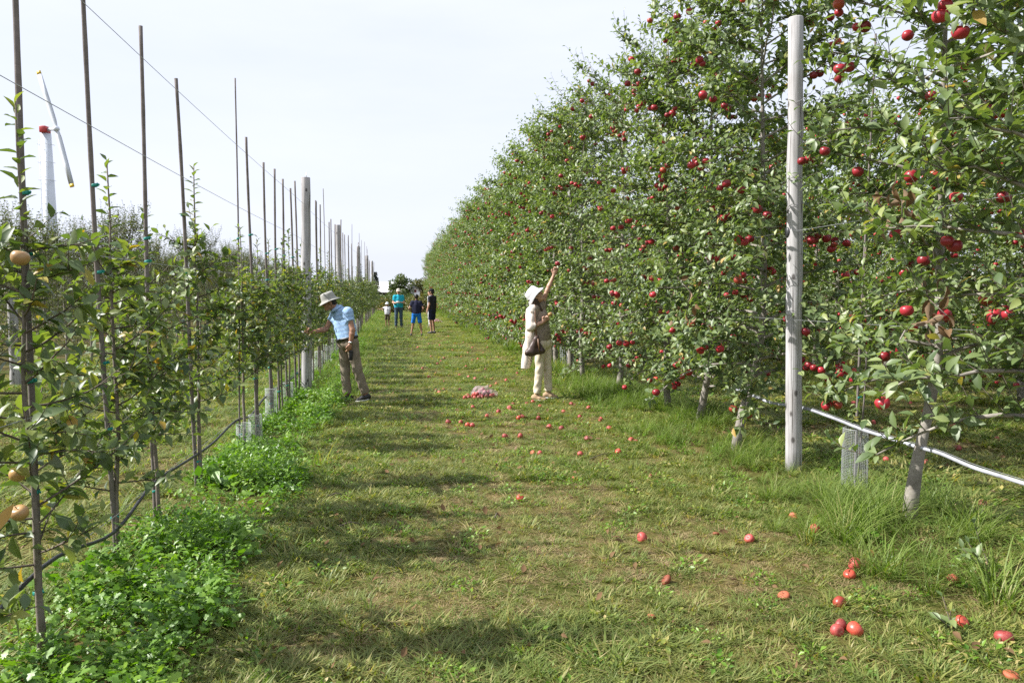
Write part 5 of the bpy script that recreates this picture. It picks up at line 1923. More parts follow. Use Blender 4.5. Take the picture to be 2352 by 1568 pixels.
def stripe_shirt():
    """light blue polo with thin dark double lines"""
    m, nt, b = new_mat('striped_polo')
    tc = nt.nodes.new('ShaderNodeTexCoord')
    mp = nt.nodes.new('ShaderNodeMapping'); mp.inputs['Rotation'].default_value = (0, RAD(14), 0)
    nt.links.new(tc.outputs['Object'], mp.inputs['Vector'])
    sx = nt.nodes.new('ShaderNodeSeparateXYZ'); nt.links.new(mp.outputs['Vector'], sx.inputs['Vector'])
    ml = nt.nodes.new('ShaderNodeMath'); ml.operation = 'MULTIPLY'; ml.inputs[1].default_value = 1 / 0.058
    fr = nt.nodes.new('ShaderNodeMath'); fr.operation = 'FRACT'
    nt.links.new(sx.outputs['Z'], ml.inputs[0]); nt.links.new(ml.outputs[0], fr.inputs[0])
    r = ramp(nt, [(0.0, (0.33, 0.50, 0.78)), (0.42, (0.34, 0.52, 0.80)), (0.46, (0.13, 0.18, 0.34)), (0.51, (0.13, 0.18, 0.34)), (0.55, (0.40, 0.57, 0.82)), (0.85, (0.38, 0.55, 0.81)), (1.0, (0.33, 0.50, 0.78))], fr.outputs[0])
    no = N(nt, 'ShaderNodeTexNoise', Scale=18.0, Detail=4.0)
    nt.links.new(tc.outputs['Object'], no.inputs['Vector'])
    nt.links.new(r.outputs['Color'], b.inputs['Base Color'])
    b.inputs['Roughness'].default_value = 0.9; b.inputs['Specular IOR Level'].default_value = 0.15
    bump(nt, b, no.outputs['Fac'], 0.4, 0.02)
    return m


def V3(*a):
    return np.array(a, float)


def unit(a):
    a = np.array(a, float)
    return a / (np.linalg.norm(a) + 1e-9)


def hand_prims(w, tip, thumb_dir, curl=0.5, s=1.0):
    """palm, four unequal bent fingers and a thumb leaving the side of the palm"""
    d = unit(tip - w); th = unit(np.array(thumb_dir) - d * (np.array(thumb_dir) @ d)); nrm = np.cross(d, th)
    pr = [cap(w, w + d * .045 * s, .022 * s, .026 * s), cap(w + d * .03 * s + th * .016 * s, w + d * .078 * s + th * .022 * s, .019 * s, .017 * s), cap(w + d * .03 * s - th * .014 * s, w + d * .072 * s - th * .022 * s, .018 * s, .015 * s)]
    for q, (off, L) in enumerate(((.027, .070), (.009, .080), (-.009, .074), (-.026, .056))):
        a = w + d * .078 * s + th * off * s
        b = a + (d * math.cos(curl * .6) + nrm * math.sin(curl * .6)) * L * .52 * s + th * off * .15
        c = b + (d * math.cos(curl * 1.7) + nrm * math.sin(curl * 1.7)) * L * .48 * s
        pr += [cap(a, b, .0092 * s, .0085 * s), cap(b, c, .0085 * s, .0072 * s)]
    a = w + d * .028 * s + th * .028 * s
    b = a + unit(th * .8 + d * .7) * .034 * s
    c = b + unit(th * .15 + d * .9 + nrm * .5 * curl) * .028 * s
    pr += [cap(a, b, .012 * s, .010 * s), cap(b, c, .010 * s, .008 * s)]
    return pr


def head_prims(H, up, fwd, s=1.0, chin=1.0):
    up = unit(up); fwd = unit(fwd - up * (np.array(fwd) @ up)); rt = np.cross(fwd, up)
    R = np.stack([rt, fwd, up], 1)
    P = lambda x, y, z: H + R @ (np.array([x, y, z]) * s)
    pr = [ell(P(0, -.008, .025), V3(.074, .095, .092) * s, R), ell(P(0, .022, -.035), V3(.060, .070, .078) * s, R), cap(P(-.022, .062, -.085), P(.022, .062, -.085), .024 * s, .024 * s),
          cap(P(0, .090, .02), P(0, .106, -.018), .010 * s, .015 * s), cap(P(-.03, .083, .028), P(.03, .083, .028), .012 * s, .012 * s)]
    for q in (-1, 1):
        pr.append(ell(P(q * .076, -.004, -.004), V3(.010, .020, .032) * s, R))
        pr.append(cap(P(q * .036, .066, -.02), P(q * .03, .07, -.03), .02 * s, .02 * s))
    return pr, P, R


def shoe_mesh(name, heel, toe, w, hgt, mat, solemat):
    d = toe - heel; d[2] = d[2]; L = float(np.linalg.norm(d))
    B = []
    B = [cap(heel + V3(0, 0, hgt * .55), heel + d * .35 + V3(0, 0, hgt * .55), w * .9, w * .95), cap(heel + d * .35 + V3(0, 0, hgt * .45), toe - unit(d) * w * .8 + V3(0, 0, hgt * .3), w * .98, w * .72)]
    return B


def person(name, loc, rz, J, lab, skin, shirt, pants, shoes, hair=None, short_pants=False, sleeve=0.55, head_s=1.0, s=1.0, h=0.010, hat=None, sole=None, build=1.0, hand_curl=(0.6, 0.6), shirt_wr=0.0022,
           thumb=((0, -1, 0.2), (0, -1, 0.2)), shirt_len=0.06, hem=None, extra=(), no_shirt_mesh=False, collar=None, grp=None):
    """J: joints in metres, local frame x = to the viewer's right, y = away, z = up"""
    J = {k: np.array(v, float) for k, v in J.items()}
    root = empty(name, loc, rz)
    b = build * s
    hp, P, R = head_prims(J['head'], J['up'], J['fwd'], head_s * s)
    body = list(hp)
    body += [cap(J['neck'], J['head'] - J['head'] * 0 + (J['neck'] - J['head']) * .25, .052 * b, .046 * b)]
    mid = (J['hl'] + J['hr']) / 2; ch = (J['sl'] + J['sr']) / 2
    chest = ch * .75 + mid * .25
    for q in 'lr':
        sh, el_, wr, tp = J['s' + q], J['e' + q], J['w' + q], J['t' + q]
        hp_, kn, an = J['h' + q], J['k' + q], J['a' + q]
        body += [cap(sh, el_, .043 * b, .036 * b), cap(el_, el_ * .7 + wr * .3, .037 * b, .037 * b), cap(el_ * .7 + wr * .3, wr, .037 * b, .024 * b)]
        body += hand_prims(wr, tp, thumb[0 if q == 'l' else 1], hand_curl[0 if q == 'l' else 1], s * .98)
        body += [cap(hp_, kn, .066 * b, .046 * b), cap(kn, kn * .65 + an * .35 + V3(0, .012, 0), .046 * b, .046 * b), cap(kn * .65 + an * .35 + V3(0, .012, 0), an, .046 * b, .032 * b), cap(hp_ + (ch - mid) * .1, sh * .8 + chest * .2, .07 * b, .06 * b),
                 cap(an, an + (J['f' + q] - an) * .5, .03 * b, .028 * b)]
    bo = ob('body', blob('body', body, skin, h, .018 * s), root)
    # eyes, brows, mouth
    for q in (-1, 1):
        B = MB(); B.lathe([(.001, -.011), (.009, -.006), (.0115, 0), (.009, .006), (.001, .011)], 8)
        e = ob('eye', B.mesh('eye', [M_eye]), root); e.location = P(q * .030, .080, .008); e.scale = (s * head_s,) * 3
    B = MB(); B.tube([P(-.022, .083, -.052), P(0, .090, -.050), P(.022, .083, -.052)], [.003 * s, .006 * s, .003 * s], 6)
    ob('mouth', B.mesh('mouth', [M_lip]), root)
    # shirt
    bl, bh = J['hl'] + (ch - mid) * shirt_len, J['hr'] + (ch - mid) * shirt_len
    pr = [cap(bl, J['sl'] * .82 + chest * .18, .102 * b, .082 * b), cap(bh, J['sr'] * .82 + chest * .18, .102 * b, .082 * b), cap(mid + (ch - mid) * .15, chest, .125 * b, .125 * b), cap(J['sl'], J['sr'], .056 * b, .056 * b), cap(ch, J['neck'], .085 * b, .058 * b)]
    for q in 'lr':
        sh, el_, wr = J['s' + q], J['e' + q], J['w' + q]
        if sleeve <= 1:
            e = sh + (el_ - sh) * sleeve
            pr.append(cap(sh, e + (el_ - sh) * .2, .050 * b, .055 * b, [(e, el_ - sh)]))
        else:
            e = el_ + (wr - el_) * (sleeve - 1)
            pr.append(cap(sh, el_, .060 * b, .056 * b)); pr.append(cap(el_, e + (wr - el_) * .2, .055 * b, .050 * b, [(e, wr - el_)]))
    wl_ = mid + (ch - mid) * ((shirt_len - .16) if hem is None else hem)
    pr += list(extra)
    nk = unit(J['head'] - J['neck'])
    if not no_shirt_mesh:
        ob('shirt', blob('shirt', pr, shirt, h, .05 * s, [(wl_, mid - ch)], shirt_wr, 1), root)
    # trousers
    pr = [cap(J['hl'], J['hr'], .105 * b, .105 * b), cap(mid, mid + (ch - mid) * .12, .118 * b, .112 * b)]
    for q in 'lr':
        hp_, kn, an = J['h' + q], J['k' + q], J['a' + q]
        if short_pants:
            e = hp_ + (kn - hp_) * .86
            pr.append(cap(hp_, kn, .092 * b, .088 * b, [(e, kn - hp_)]))
        else:
            e = kn + (an - kn) * (.92 if short_pants is False else short_pants)
            pr.append(cap(hp_, kn, .092 * b, .068 * b)); pr.append(cap(kn, an + (an - kn) * .2, .067 * b, .060 * b, [(e, an - kn)]))
    ob('trousers' if not short_pants else 'shorts', blob('trousers', pr, pants, h, .025 * s, [(mid + (ch - mid) * (.16), ch - mid)], .005, 3), root)
    # shoes
    for q in 'lr':
        an, ft = J['a' + q], J['f' + q]
        d = unit((ft - an) * [1, 1, 0]); heel = V3(an[0], an[1], ft[2]) - d * .045 * s; toe = V3(ft[0], ft[1], ft[2]) + d * .01
        if 'heel' + q in J: heel = J['heel' + q]
        pr = [cap(heel + V3(0, 0, .045 * s), heel * .55 + toe * .45 + V3(0, 0, .042 * s), .040 * s, .042 * s), cap(heel * .5 + toe * .5 + V3(0, 0, .034 * s), toe - d * .03 * s + V3(0, 0, .026 * s), .042 * s, .028 * s), cap(heel + V3(0, 0, .05 * s), an + V3(0, 0, .0), .038 * s, .038 * s)]
        so = ob('shoe', blob('shoe', pr, shoes, min(h, .010), .02 * s), root)
        if sole is not None:
            B = MB(); wd = np.array([-d[1], d[0], 0]) * .043 * s
            dd = toe - heel
            ol = [(-.035, 0), (-.02, .8), (.3, .95), (.62, 1.05), (.9, .75), (1.02, .2)]
            loop = [heel + dd * t + wd * w for t, w in ol] + [heel + dd * t - wd * w for t, w in ol[::-1]]
            V = np.array([p + V3(0, 0, z) for z in (-.004, .018 * s) for p in loop]); m = len(loop)
            B.add(V, [[i, (i + 1) % m, m + (i + 1) % m, m + i] for i in range(m)])
            cc = B.n; B.v.append(np.array([V[:m].mean(0), V[m:].mean(0)])); B.n += 2
            B.f[3].append(np.array([[(i + 1) % m, i, cc] for i in range(m)] + [[m + i, m + (i + 1) % m, cc + 1] for i in range(m)])); B.m[3].append(np.zeros(2 * m, np.int32))
            ob('sole', B.mesh('sole', [sole]), so)
    if hair is not None:
        style, hm = hair
        Hc = J['head']
        if style == 'short':
            pr = [ell(P(0, -.016, .045), V3(.082, .096, .082) * s * head_s, R, [(P(0, .055, .04), R @ V3(0, 1, -.75))]), ell(P(0, -.05, -.005), V3(.072, .058, .07) * s * head_s, R)]
        else:
            pr = [ell(P(0, -.02, .03), V3(.086, .098, .095) * s * head_s, R, [(P(0, .05, .04), R @ V3(0, 1, -.5))]), cap(P(-.05, -.045, -.02), P(-.065, -.075, -.20), .052 * s, .045 * s), cap(P(.05, -.045, -.02), P(.065, -.075, -.20), .052 * s, .045 * s), cap(P(0, -.07, 0), P(0, -.105, -.21), .058 * s, .055 * s)]
        ob('hair', blob('hair', pr, hm, min(h, .01), .02 * s, (), .003, 5), root)
    if hat is not None:
        B = MB(); kind, hm, Mh = hat
        hs_ = s * head_s
        M4 = np.eye(4); M4[:3, :3] = R @ np.array(Euler(Mh).to_matrix()) * hs_; M4[:3, 3] = P(0, -.005, .045)
        if kind == 'brim':
            def fl(v):
                r = np.hypot(v[:, 0], v[:, 1]); a = np.arctan2(v[:, 1], v[:, 0]); w = v.copy()
                w[:, 1] *= 1.16
                w[:, 2] += np.where(r > .1, (r - .1) * (-.35 * np.abs(np.sin(a)) + .18 * np.abs(np.cos(a))), 0)
                return w
            B.lathe([(.082, -.006), (.100, -.008), (.125, -.018), (.152, -.026), (.153, -.022), (.126, -.012), (.100, 0), (.094, .03), (.086, .085), (.076, .105), (.05, .112), (.001, .110)], 28, squash=fl, M=M4)
        elif kind == 'bucket':
            def fl(v):
                r = np.hypot(v[:, 0], v[:, 1]); a = np.arctan2(v[:, 1], v[:, 0]); w = v.copy()
                w[:, 1] *= 1.14
                w[:, 2] += np.where(r > .1, .010 * np.sin(3 * a + 1), 0)
                return w
            B.lathe([(.085, -.01), (.101, -.012), (.150, -.050), (.152, -.046), (.104, 0), (.100, .035), (.090, .085), (.072, .105), (.001, .112)], 28, squash=fl, M=M4)
        else:
            B.lathe([(.088, -.012), (.092, -.005), (.090, .035), (.074, .072), (.04, .092), (.001, .098)], 20, squash=lambda v: v * [1, 1.12, 1], M=M4)
            vz = []
            for i, a in enumerate(np.linspace(RAD(28), RAD(152), 9)):
                for rr, z in ((.092, 0.0), (.128, -.006), (.165, -.022), (.165, -.018), (.09, .008)):
                    vz.append([rr * math.cos(a) * (1 if rr < .1 else .78), rr * math.sin(a) * 1.12, z])
            vz = np.array(vz) @ M4[:3, :3].T + M4[:3, 3]
            fz = [[i * 5 + j, i * 5 + (j + 1) % 5, (i + 1) * 5 + (j + 1) % 5, (i + 1) * 5 + j] for i in range(8) for j in range(5)]
            B.add(vz, fz)
        ob('hat' if kind != 'cap' else 'cap', B.mesh('hat', [hm]), root)
    tag(root, lab, 'person', grp)
    return root, P, R


# ------------------------------------------------------------------ the man picking at the young row
man_loc = on_ground(gnd(818, 922))
Jm = dict(head=(-.375, -.02, 1.475), up=(-.22, -.08, .97), fwd=(-.86, -.32, -.45), neck=(-.275, .0, 1.385),
          sl=(-.085, -.10, 1.335), sr=(-.315, .11, 1.315), el=(-.005, -.17, 1.075), wl=(-.035, -.20, .875), tl=(-.06, -.205, .74),
          er=(-.455, .06, 1.075), wr=(-.60, -.10, 1.04), tr=(-.72, -.17, 1.055),
          hl=(-.045, -.06, .885), hr=(-.175, .05, .875), kl=(.035, -.05, .475), kr=(-.165, .05, .455), al=(.145, .02, .10), ar=(-.145, .06, .085),
          fl=(.02, -.06, .0), fr=(-.245, -.0, .0), heell=(.175, .03, .02))
M_polo = stripe_shirt()
M_khaki = fabric('khaki_trousers', (0.235, 0.195, 0.150), 0.2, 9)
M_hatg = fabric('grey_hat', (0.36, 0.355, 0.33), 0.12, 80)
man, Pm, Rm = person('person', man_loc, -YAW, Jm, 'man in grey sun hat, blue striped polo and khaki trousers reaching into young trees', M_skin_m, M_polo, M_khaki, M_black, hair=('short', M_hair), hat=('brim', M_hatg, (RAD(-8), 0, 0)),
                     sole=M_sole, h=0.008, sleeve=.5, build=1.06, thumb=((-.6, -.8, 0), (0, -.3, 1)), hand_curl=(.7, 1.0), shirt_len=.10, hem=.125)
# belt, watch, phone pouch, collar
mid = (V3(*Jm['hl']) + V3(*Jm['hr'])) / 2; ch = (V3(*Jm['sl']) + V3(*Jm['sr'])) / 2; axd = unit(ch - mid)
bm = mid + (ch - mid) * .135
ux = unit(V3(*Jm['hl']) - V3(*Jm['hr'])); ux = unit(ux - axd * (ux @ axd)); uy = np.cross(axd, ux)
a = np.linspace(0, 2 * math.pi, 40, endpoint=False)
B = MB()
ring = lambda z, k: np.stack([bm + ux * math.cos(t) * .200 * k + uy * math.sin(t) * .146 * k + axd * z for t in a])
V = np.concatenate([ring(-.018, 1), ring(.018, 1), ring(.018, .9), ring(-.018, .9)])
m = 40
B.add(V, [[r_ * m + i, r_ * m + (i + 1) % m, ((r_ + 1) % 4) * m + (i + 1) % m, ((r_ + 1) % 4) * m + i] for r_ in range(4) for i in range(m)])
ob('belt', B.mesh('belt', [M_black]), man)
wv_ = V3(*Jm['wl']); wd = unit(V3(*Jm['el']) - wv_)
B = MB(); Mx = np.eye(4); q = Vector(wd).to_track_quat('Z', 'Y').to_matrix(); Mx[:3, :3] = np.array(q); Mx[:3, 3] = wv_ + wd * .02
B.lathe([(.029, -.010), (.032, -.008), (.032, .008), (.029, .010)], 16, M=Mx)
Mx2 = Mx.copy(); Mx2[:3, 3] = wv_ + wd * .02 + V3(.012, -.034, 0)
B.box(Mx2[:3, 3], (.03, .012, .034))
ob('watch', B.mesh('watch', [M_steel]), man)
B = MB(); B.box((-.03, -.185, .70), (.055, .035, .14), np.array(Euler((0, .06, .3)).to_matrix())); B.box((-.03, -.187, .76), (.06, .04, .035), np.array(Euler((0, .06, .3)).to_matrix()))
po = ob('pouch', B.mesh('pouch', [M_black], False), man); bv = po.modifiers.new('bevel', 'BEVEL'); bv.width = .008; bv.segments = 2
nk = V3(*Jm['neck']); hd = unit(V3(*Jm['head']) - nk)
B = MB(); Mx = np.eye(4); Mx[:3, :3] = np.array(Vector(hd * .7 + axd * .5).to_track_quat('Z', 'Y').to_matrix()); Mx[:3, 3] = nk + axd * .005
B.lathe([(.074, -.012), (.098, -.022), (.10, -.018), (.072, .022), (.066, .02)], 22, M=Mx)
ob('collar', B.mesh('collar', [simple('polo_collar', (0.36, 0.52, 0.78), 0.9, .08, 30)]), man)

# ------------------------------------------------------------------ the woman reaching for a red apple
w_loc = on_ground(gnd(1243, 918))
Jw = dict(head=(-.085, -.01, 1.565), up=(-.62, 0, .78), fwd=(.78, -.10, .62), neck=(-.085, .0, 1.455),
          sr=(-.12, -.12, 1.375), sl=(.005, .11, 1.425), er=(-.175, -.20, 1.105), wr=(.01, -.19, 1.185), tr=(.10, -.15, 1.275),
          el=(.095, .13, 1.66), wl=(.195, .12, 1.895), tl=(.235, .11, 2.02),
          hr=(-.02, -.075, .865), hl=(.07, .065, .87), kr=(-.03, -.09, .46), kl=(.10, .07, .475), ar=(-.07, -.08, .085), al=(.115, .09, .10), fr=(.07, -.14, .0), fl=(.245, .06, .015))
M_cream = fabric('cream_trousers', (0.68, 0.59, 0.46), 0.07, 20)
M_shoew = fabric('beige_shoe', (0.42, 0.29, 0.18), 0.15, 30)


def blouse_mat():
    m, nt, b = new_mat('flower_print_blouse')
    tc = nt.nodes.new('ShaderNodeTexCoord')
    no = N(nt, 'ShaderNodeTexNoise', Scale=42.0, Detail=3.0, Roughness=.7)
    nt.links.new(tc.outputs['Object'], no.inputs['Vector'])
    r = ramp(nt, [(0.33, (0.06, 0.045, 0.05)), (0.46, (0.24, 0.19, 0.15)), (0.56, (0.36, 0.29, 0.22)), (0.66, (0.10, 0.08, 0.085))], no.outputs['Fac'])
    nt.links.new(r.outputs['Color'], b.inputs['Base Color']); b.inputs['Roughness'].default_value = .8
    return m


M_card = fabric('cardigan_knit', (0.74, 0.65, 0.58), 0.08, 120, bmp=.5)
woman, Pw, Rw = person('person', w_loc, -YAW, Jw, 'woman in white bucket hat and beige cardigan reaching up for a red apple', M_skin_w, blouse_mat(), M_cream, M_shoew, hair=('long', M_hair_w), hat=('bucket', fabric('white_hat', (0.74, 0.74, 0.77), .04, 60), (RAD(14), 0, 0)),
                       sole=M_sole, h=0.008, sleeve=.28, build=.93, thumb=((-1, 0, .2), (.2, 0, 1)), hand_curl=(.9, 1.0), shirt_len=-.02, hem=.06,
                       extra=[ell((.02, -.01, 1.25), (.085, .135, .10)), ell((.025, 0, 1.04), (.095, .125, .13))])
# cardigan: one sleeve to the forearm, body open at the front, long hem hanging behind
s_r = V3(*Jw['sr']); e_r = V3(*Jw['er']); wr_ = V3(*Jw['wr']); s_l = V3(*Jw['sl'])
cuff = e_r + (wr_ - e_r) * .62
pr = [cap(s_r, e_r, .057, .053), cap(e_r, cuff + (wr_ - e_r) * .2, .053, .049, [(cuff, wr_ - e_r)]),
      cap(s_r + V3(-.01, 0, .01), s_l + V3(-.05, 0, .0), .062, .060), cap(s_r + V3(-.02, .05, -.05), V3(-.13, -.03, 1.02), .10, .105), cap(V3(-.05, .10, 1.36), V3(-.10, .06, 1.02), .09, .10),
      cap(V3(-.13, -.03, 1.02), V3(-.20, -.02, .78), .10, .075), cap(V3(-.20, -.02, .78), V3(-.255, -.02, .42), .075, .062, [(V3(-.25, 0, .485), (0, 0, -1))]), cap(V3(-.12, .05, 1.02), V3(-.235, .05, .44), .09, .055, [(V3(-.25, 0, .485), (0, 0, -1))])]
card = blob('cardigan', pr, M_card, .008, .035, [(V3(-.03, 0, 1.2), (1, -.22, -.10))], .0045, 2)
ob('cardigan', card, woman)
B = MB()
# handbag
M_bagb = simple('brown_leather', (0.060, 0.034, 0.026), 0.45, 0.35, 60)
M_bagt = simple('tan_strap', (0.16, 0.085, 0.045), 0.5, 0.2, 40)
bag = blob('handbag', [cap((-.21, -.26, .735), (.0, -.24, .765), .045, .045), cap((-.19, -.26, .75), (-.10, -.25, .93), .045, .03), cap((.0, -.24, .775), (-.08, -.25, .95), .035, .028), cap((-.14, -.255, .74), (-.07, -.25, .97), .055, .022)], M_bagb, .009, .04, [], .003)
hb_root = empty('handbag', w_loc, -YAW)
ob('pouch', bag, hb_root)
B = MB(); B.tube([(-.08, -.255, .97), (-.09, -.235, 1.12), (-.10, -.21, 1.30), (-.10, -.15, 1.435), (-.09, -.06, 1.44)], .011, 6); ob('strap', B.mesh('strap', [M_bagt]), hb_root)
B = MB(); B.tube([(-.06, -.285, .95), (-.05, -.30, .86), (-.035, -.292, .76)], [.012, .014, .012], 6); ob('trim', B.mesh('trim', [M_bagt]), hb_root)
tag(hb_root, 'dark brown leather shoulder bag hanging at the woman in the white hat', 'bag')
def wpt(p, loc):
    c, s_ = math.cos(-YAW), math.sin(-YAW)
    return V3(loc[0] + p[0] * c - p[1] * s_, loc[1] + p[0] * s_ + p[1] * c, loc[2] + p[2])
tag(ob('held_apple', apple_mesh('bitten_apple', M_apple_y, bite=True), None, loc=wpt((.125, -.165, 1.305), w_loc), rot=(.3, .2, 4), scl=.036), 'yellow bitten apple held in the woman in white hat\'s lowered hand', 'apple')
tag(ob('picked_apple', AP['red'], None, loc=wpt((.245, .085, 2.065), w_loc), rot=(.1, .2, 1), scl=.039), 'red apple grasped by the raised hand of the woman in white hat', 'apple')
tag(ob('held_apple', AP['yellow'], None, loc=wpt((-.69, -.20, 1.105), man_loc), rot=(.1, .2, 1), scl=.036), 'pale yellow apple at the outstretched hand of the man in the grey hat', 'apple')
tag(ob('hanging_apple', AP['yellow'], None, loc=at_x(751, 884, -1.25), rot=(.1, .2, 1), scl=.036), 'pale yellow apple hanging low beside the post, left of the man', 'apple')
tag(ob('hanging_apple', AP['yellow'], None, loc=at_x(759, 887, -1.22), rot=(.1, .4, 3), scl=.035), 'second pale yellow apple low beside the post, nearer the man', 'apple')


# ------------------------------------------------------------------ people at the far end
def stand(hgt, yaw=0.0, arms='down', legs=0.10, step=0.0):
    """joints of a standing figure of that height, facing yaw (0 = away from the viewer)"""
    k = hgt / 1.72
    j = dict(head=(0, .02, 1.60), up=(0, 0, 1), fwd=(0, 1, -.05), neck=(0, 0, 1.46), sl=(-.175, 0, 1.39), sr=(.175, 0, 1.39), hl=(-.09, 0, .90), hr=(.09, 0, .90),
             kl=(-.09 - legs * .5, .02 + step, .48), kr=(.09 + legs * .5, .02 - step, .48), al=(-.09 - legs, -.02 + step, .085), ar=(.09 + legs, -.02 - step, .085), fl=(-.11 - legs, .15 + step, 0), fr=(.11 + legs, .15 - step, 0))
    A = {'down': dict(el=(-.23, -.02, 1.11), wl=(-.24, .06, .87), tl=(-.23, .10, .72), er=(.23, -.02, 1.11), wr=(.24, .06, .87), tr=(.23, .10, .72)),
         'front': dict(el=(-.24, .03, 1.12), wl=(-.10, .24, 1.14), tl=(.02, .27, 1.16), er=(.24, .03, 1.12), wr=(.10, .24, 1.12), tr=(-.02, .28, 1.14)),
         'out': dict(el=(-.42, .05, 1.27), wl=(-.62, .10, 1.22), tl=(-.75, .12, 1.22), er=(.23, -.02, 1.11), wr=(.24, .06, .87), tr=(.23, .10, .72)),
         'hips': dict(el=(-.29, -.06, 1.14), wl=(-.20, .10, .98), tl=(-.10, .15, 1.0), er=(.29, -.06, 1.14), wr=(.20, .10, .98), tr=(.10, .15, 1.0))}[arms]
    j.update(A)
    c, s_ = math.cos(yaw), math.sin(yaw)
    out = {}
    for n_, p in j.items():
        p = V3(*p)
        if n_ not in ('up', 'fwd'): p = p * k
        out[n_] = V3(p[0] * c - p[1] * s_, p[0] * s_ + p[1] * c, p[2])
    return out, k


far = [
    ('adult in teal tee shirt, jeans and pale cap holding something white', (916, 754), 1.74, math.pi + .15, 'front', .03, (0.02, 0.38, 0.52), (0.06, 0.095, 0.14), False, 'cap', (0.55, 0.50, 0.44), M_skin_w),
    ('small child in white tee shirt, white cap and olive shorts pointing at the trees', (890, 752), 1.12, math.pi - .2, 'out2', .02, (0.74, 0.72, 0.78), (0.10, 0.085, 0.05), True, 'cap', (0.70, 0.75, 0.78), M_skin_k),
    ('boy seen from behind in navy tee shirt and bright blue shorts', (957, 772), 1.52, .0, 'hips', .13, (0.018, 0.020, 0.045), (0.015, 0.17, 0.60), True, None, None, M_skin_k),
    ('tall youth in dark tee shirt and navy shorts with a black cap', (993, 766), 1.72, RAD(62), 'down', .0, (0.030, 0.030, 0.038), (0.020, 0.024, 0.055), True, 'cap', (0.015, 0.015, 0.018), M_skin_k),
    ('person in a white shirt half hidden behind the tall youth', (989, 752), 1.68, RAD(75), 'down', .02, (0.72, 0.72, 0.76), (0.60, 0.60, 0.62), False, None, None, M_skin_w),
]
far_roots = []
for lab, (x, y), hgt, yaw, arms, legs, sc_, pc, shorts, hatk, hc, sk in far:
    flip = arms == 'out2'
    J, k = stand(hgt, yaw, 'out' if flip else arms, legs)
    if flip:
        # the pointing arm is the one on the viewer's left
        J2 = dict(J)
        for q in 'ewt':
            J2[q + 'l'], J2[q + 'r'] = J[q + 'l'], J[q + 'r']
        for q in 'ewt':
            a_ = J['s' + 'r']; base_ = {'e': V3(-.22, -.02, -.10), 'w': V3(-.42, -.05, -.13), 't': V3(-.54, -.06, -.12)}[q] * k
            J2[q + 'r'] = a_ + base_
            J2[q + 'l'] = J['s' + 'l'] + {'e': V3(.05, -.02, -.27), 'w': V3(.04, -.06, -.50), 't': V3(.03, -.08, -.62)}[q] * k
        J = J2
    loc = on_ground(gnd(x, y))
    nm = lab.split()[0]
    r_, P_, R_ = person('person', loc, -YAW, J, lab, sk, fabric('tee_' + nm, sc_, .1, 30), fabric('legs_' + nm, pc, .15, 20), M_black, hair=('short', M_hair), short_pants=shorts, hat=(hatk, fabric('cap_' + nm, hc, .08, 40), (0, 0, 0)) if hatk else None,
                        s=k, head_s=1.0 if hgt > 1.4 else 1.18, h=.013, sleeve=.62, sole=None, grp='people at the far end of the aisle')
    far_roots.append((r_, loc, k))
# white pack on the teal adult, phone in hand
r_, loc, k = far_roots[0]
ob('backpack', blob('backpack', [cap((-.16, .14, 1.05), (-.16, .14, 1.30), .085, .075), cap((.06, .15, 1.0), (.06, .15, 1.34), .10, .09)], fabric('white_pack', (.72, .72, .74), .06, 20), .014, .04), r_)
B = MB(); B.box((0.02, -.30, 1.16), (.15, .02, .07), np.array(Euler((.5, .2, 0)).to_matrix())); 
tag(ob('paper_bag', B.mesh('paper_bag', [M_white], False), None, loc=loc, rot=(0, 0, -YAW)), 'small white thing in the hands of the adult in teal', 'paper')


# ------------------------------------------------------------------ bags of apples
def plastic(name):
    m, nt, b = new_mat(name)
    b.inputs['Base Color'].default_value = (0.88, 0.66, 0.74, 1); b.inputs['Roughness'].default_value = .25
    tr = nt.nodes.new('ShaderNodeBsdfTransparent'); tr.inputs['Color'].default_value = (.95, .93, .95, 1)
    ms = nt.nodes.new('ShaderNodeMixShader')
    tc = nt.nodes.new('ShaderNodeTexCoord'); no = N(nt, 'ShaderNodeTexNoise', Scale=14.0, Detail=4.0)
    nt.links.new(tc.outputs['Object'], no.inputs['Vector'])
    mr = N(nt, 'ShaderNodeMapRange', **{'From Min': .35, 'From Max': .65, 'To Min': .08, 'To Max': .30})
    nt.links.new(no.outputs['Fac'], mr.inputs['Value']); nt.links.new(mr.outputs['Result'], ms.inputs['Fac'])
    nt.links.new(tr.outputs['BSDF'], ms.inputs[1]); nt.links.new(b.outputs['BSDF'], ms.inputs[2])
    nt.links.new(ms.outputs['Shader'], nt.nodes['Material Output'].inputs['Surface'])
    bump(nt, b, no.outputs['Fac'], .8, .03)
    return m


M_plastic = plastic('thin_plastic')


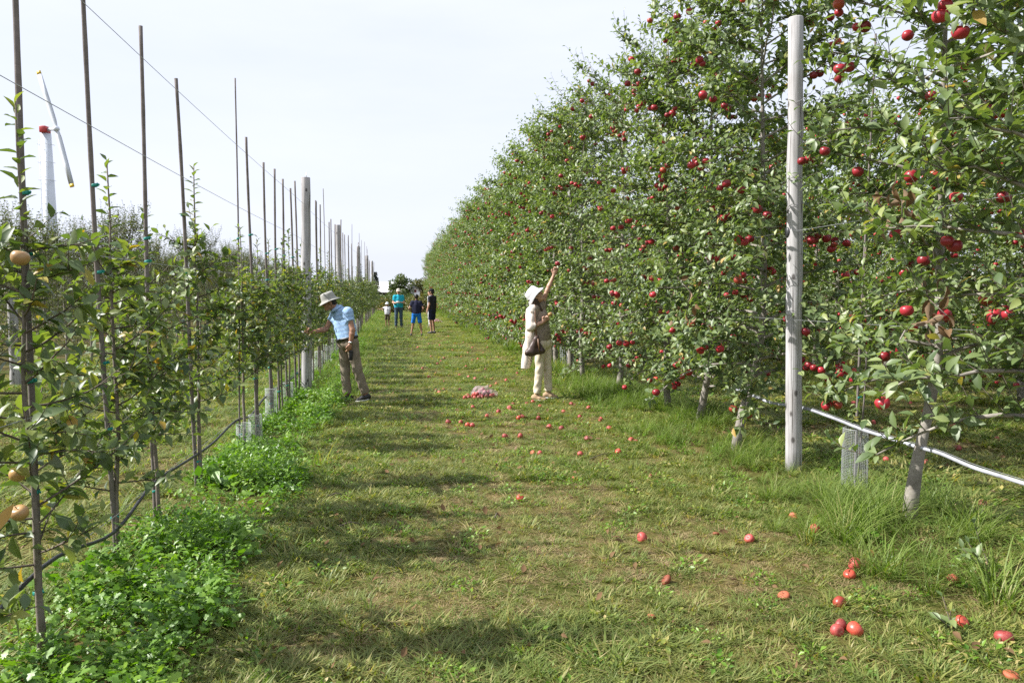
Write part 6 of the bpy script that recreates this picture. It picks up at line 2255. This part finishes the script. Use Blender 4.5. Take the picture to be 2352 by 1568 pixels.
def apple_bag(x, y, lab, glab, s=1.0, spill=True):
    loc = on_ground(gnd(x, y))
    root = empty('apple_bag', loc, -YAW)
    shell = blob('bag_film', [ell((0, 0, .07 * s), V3(.20, .14, .085) * s), ell((-.03, .01, .13 * s), V3(.13, .10, .06) * s), cap((.12 * s, 0, .07 * s), (.18 * s, 0, .06 * s), .06 * s, .05 * s), cap((-.09 * s, .02, .14 * s), (-.11 * s, .02, .175 * s), .02 * s, .012 * s), cap((.05 * s, .02, .14 * s), (.07 * s, .02, .18 * s), .02 * s, .012 * s)],
                 M_plastic, .009, .03, [(V3(0, 0, .006), (0, 0, -1))], .006, 4)
    ob('film', shell, root)
    B = MB(); B.tube([(-.14 * s, -.08 * s, .10 * s), (-.11 * s, -.09 * s, .17 * s), (-.06 * s, -.09 * s, .13 * s), (-.05 * s, -.1 * s, .07 * s)], .006, 5); ob('handle', B.mesh('handle', [M_plastic]), root)
    tag(root, lab, 'bag')
    c, s_ = math.cos(-YAW), math.sin(-YAW)
    pts = [(-.10, -.06, .04), (-.03, -.07, .04), (.05, -.06, .04), (.12, -.04, .04), (-.07, .03, .045), (.01, .02, .045), (.09, .04, .045), (-.06, -.03, .10), (.02, -.03, .10), (.08, -.01, .095), (-.01, .03, .13), (.15, .02, .04)]
    for p in pts:
        p = V3(*p) * s
        tag(ob('bagged_apple', AP['fallen'], None, loc=(loc[0] + p[0] * c - p[1] * s_, loc[1] + p[0] * s_ + p[1] * c, loc[2] + p[2]), rot=(rng.uniform(-1, 1), rng.uniform(-1, 1), rng.uniform(0, 6)), scl=.034 * s), 'red apple inside ' + glab, 'apple', 'apples inside ' + glab)
    if spill:
        for q, p in enumerate([(-.17, -.14, .03), (-.22, -.17, .03), (-.27, -.19, .03), (-.12, -.17, .03), (-.06, -.18, .03), (-.13, -.13, .075), (-.24, .02, .03), (-.09, -.15, .08), (-.02, -.16, .03)]):
            tag(ob('spilled_apple', AP['fallen'], None, loc=(loc[0] + p[0] * c - p[1] * s_, loc[1] + p[0] * s_ + p[1] * c, loc[2] + p[2]), rot=(rng.uniform(-1, 1), rng.uniform(-1, 1), rng.uniform(0, 6)), scl=.036), 'pink-red apple spilled in front of ' + glab, 'apple', 'apples spilled from ' + glab)


apple_bag(1110, 914, 'crumpled clear plastic bag full of apples lying in the aisle', 'the clear bag in the aisle')
apple_bag(1003, 742, 'clear plastic bag of apples standing in the grass beside the tall youth', 'the bag beside the tall youth', 1.3, False)
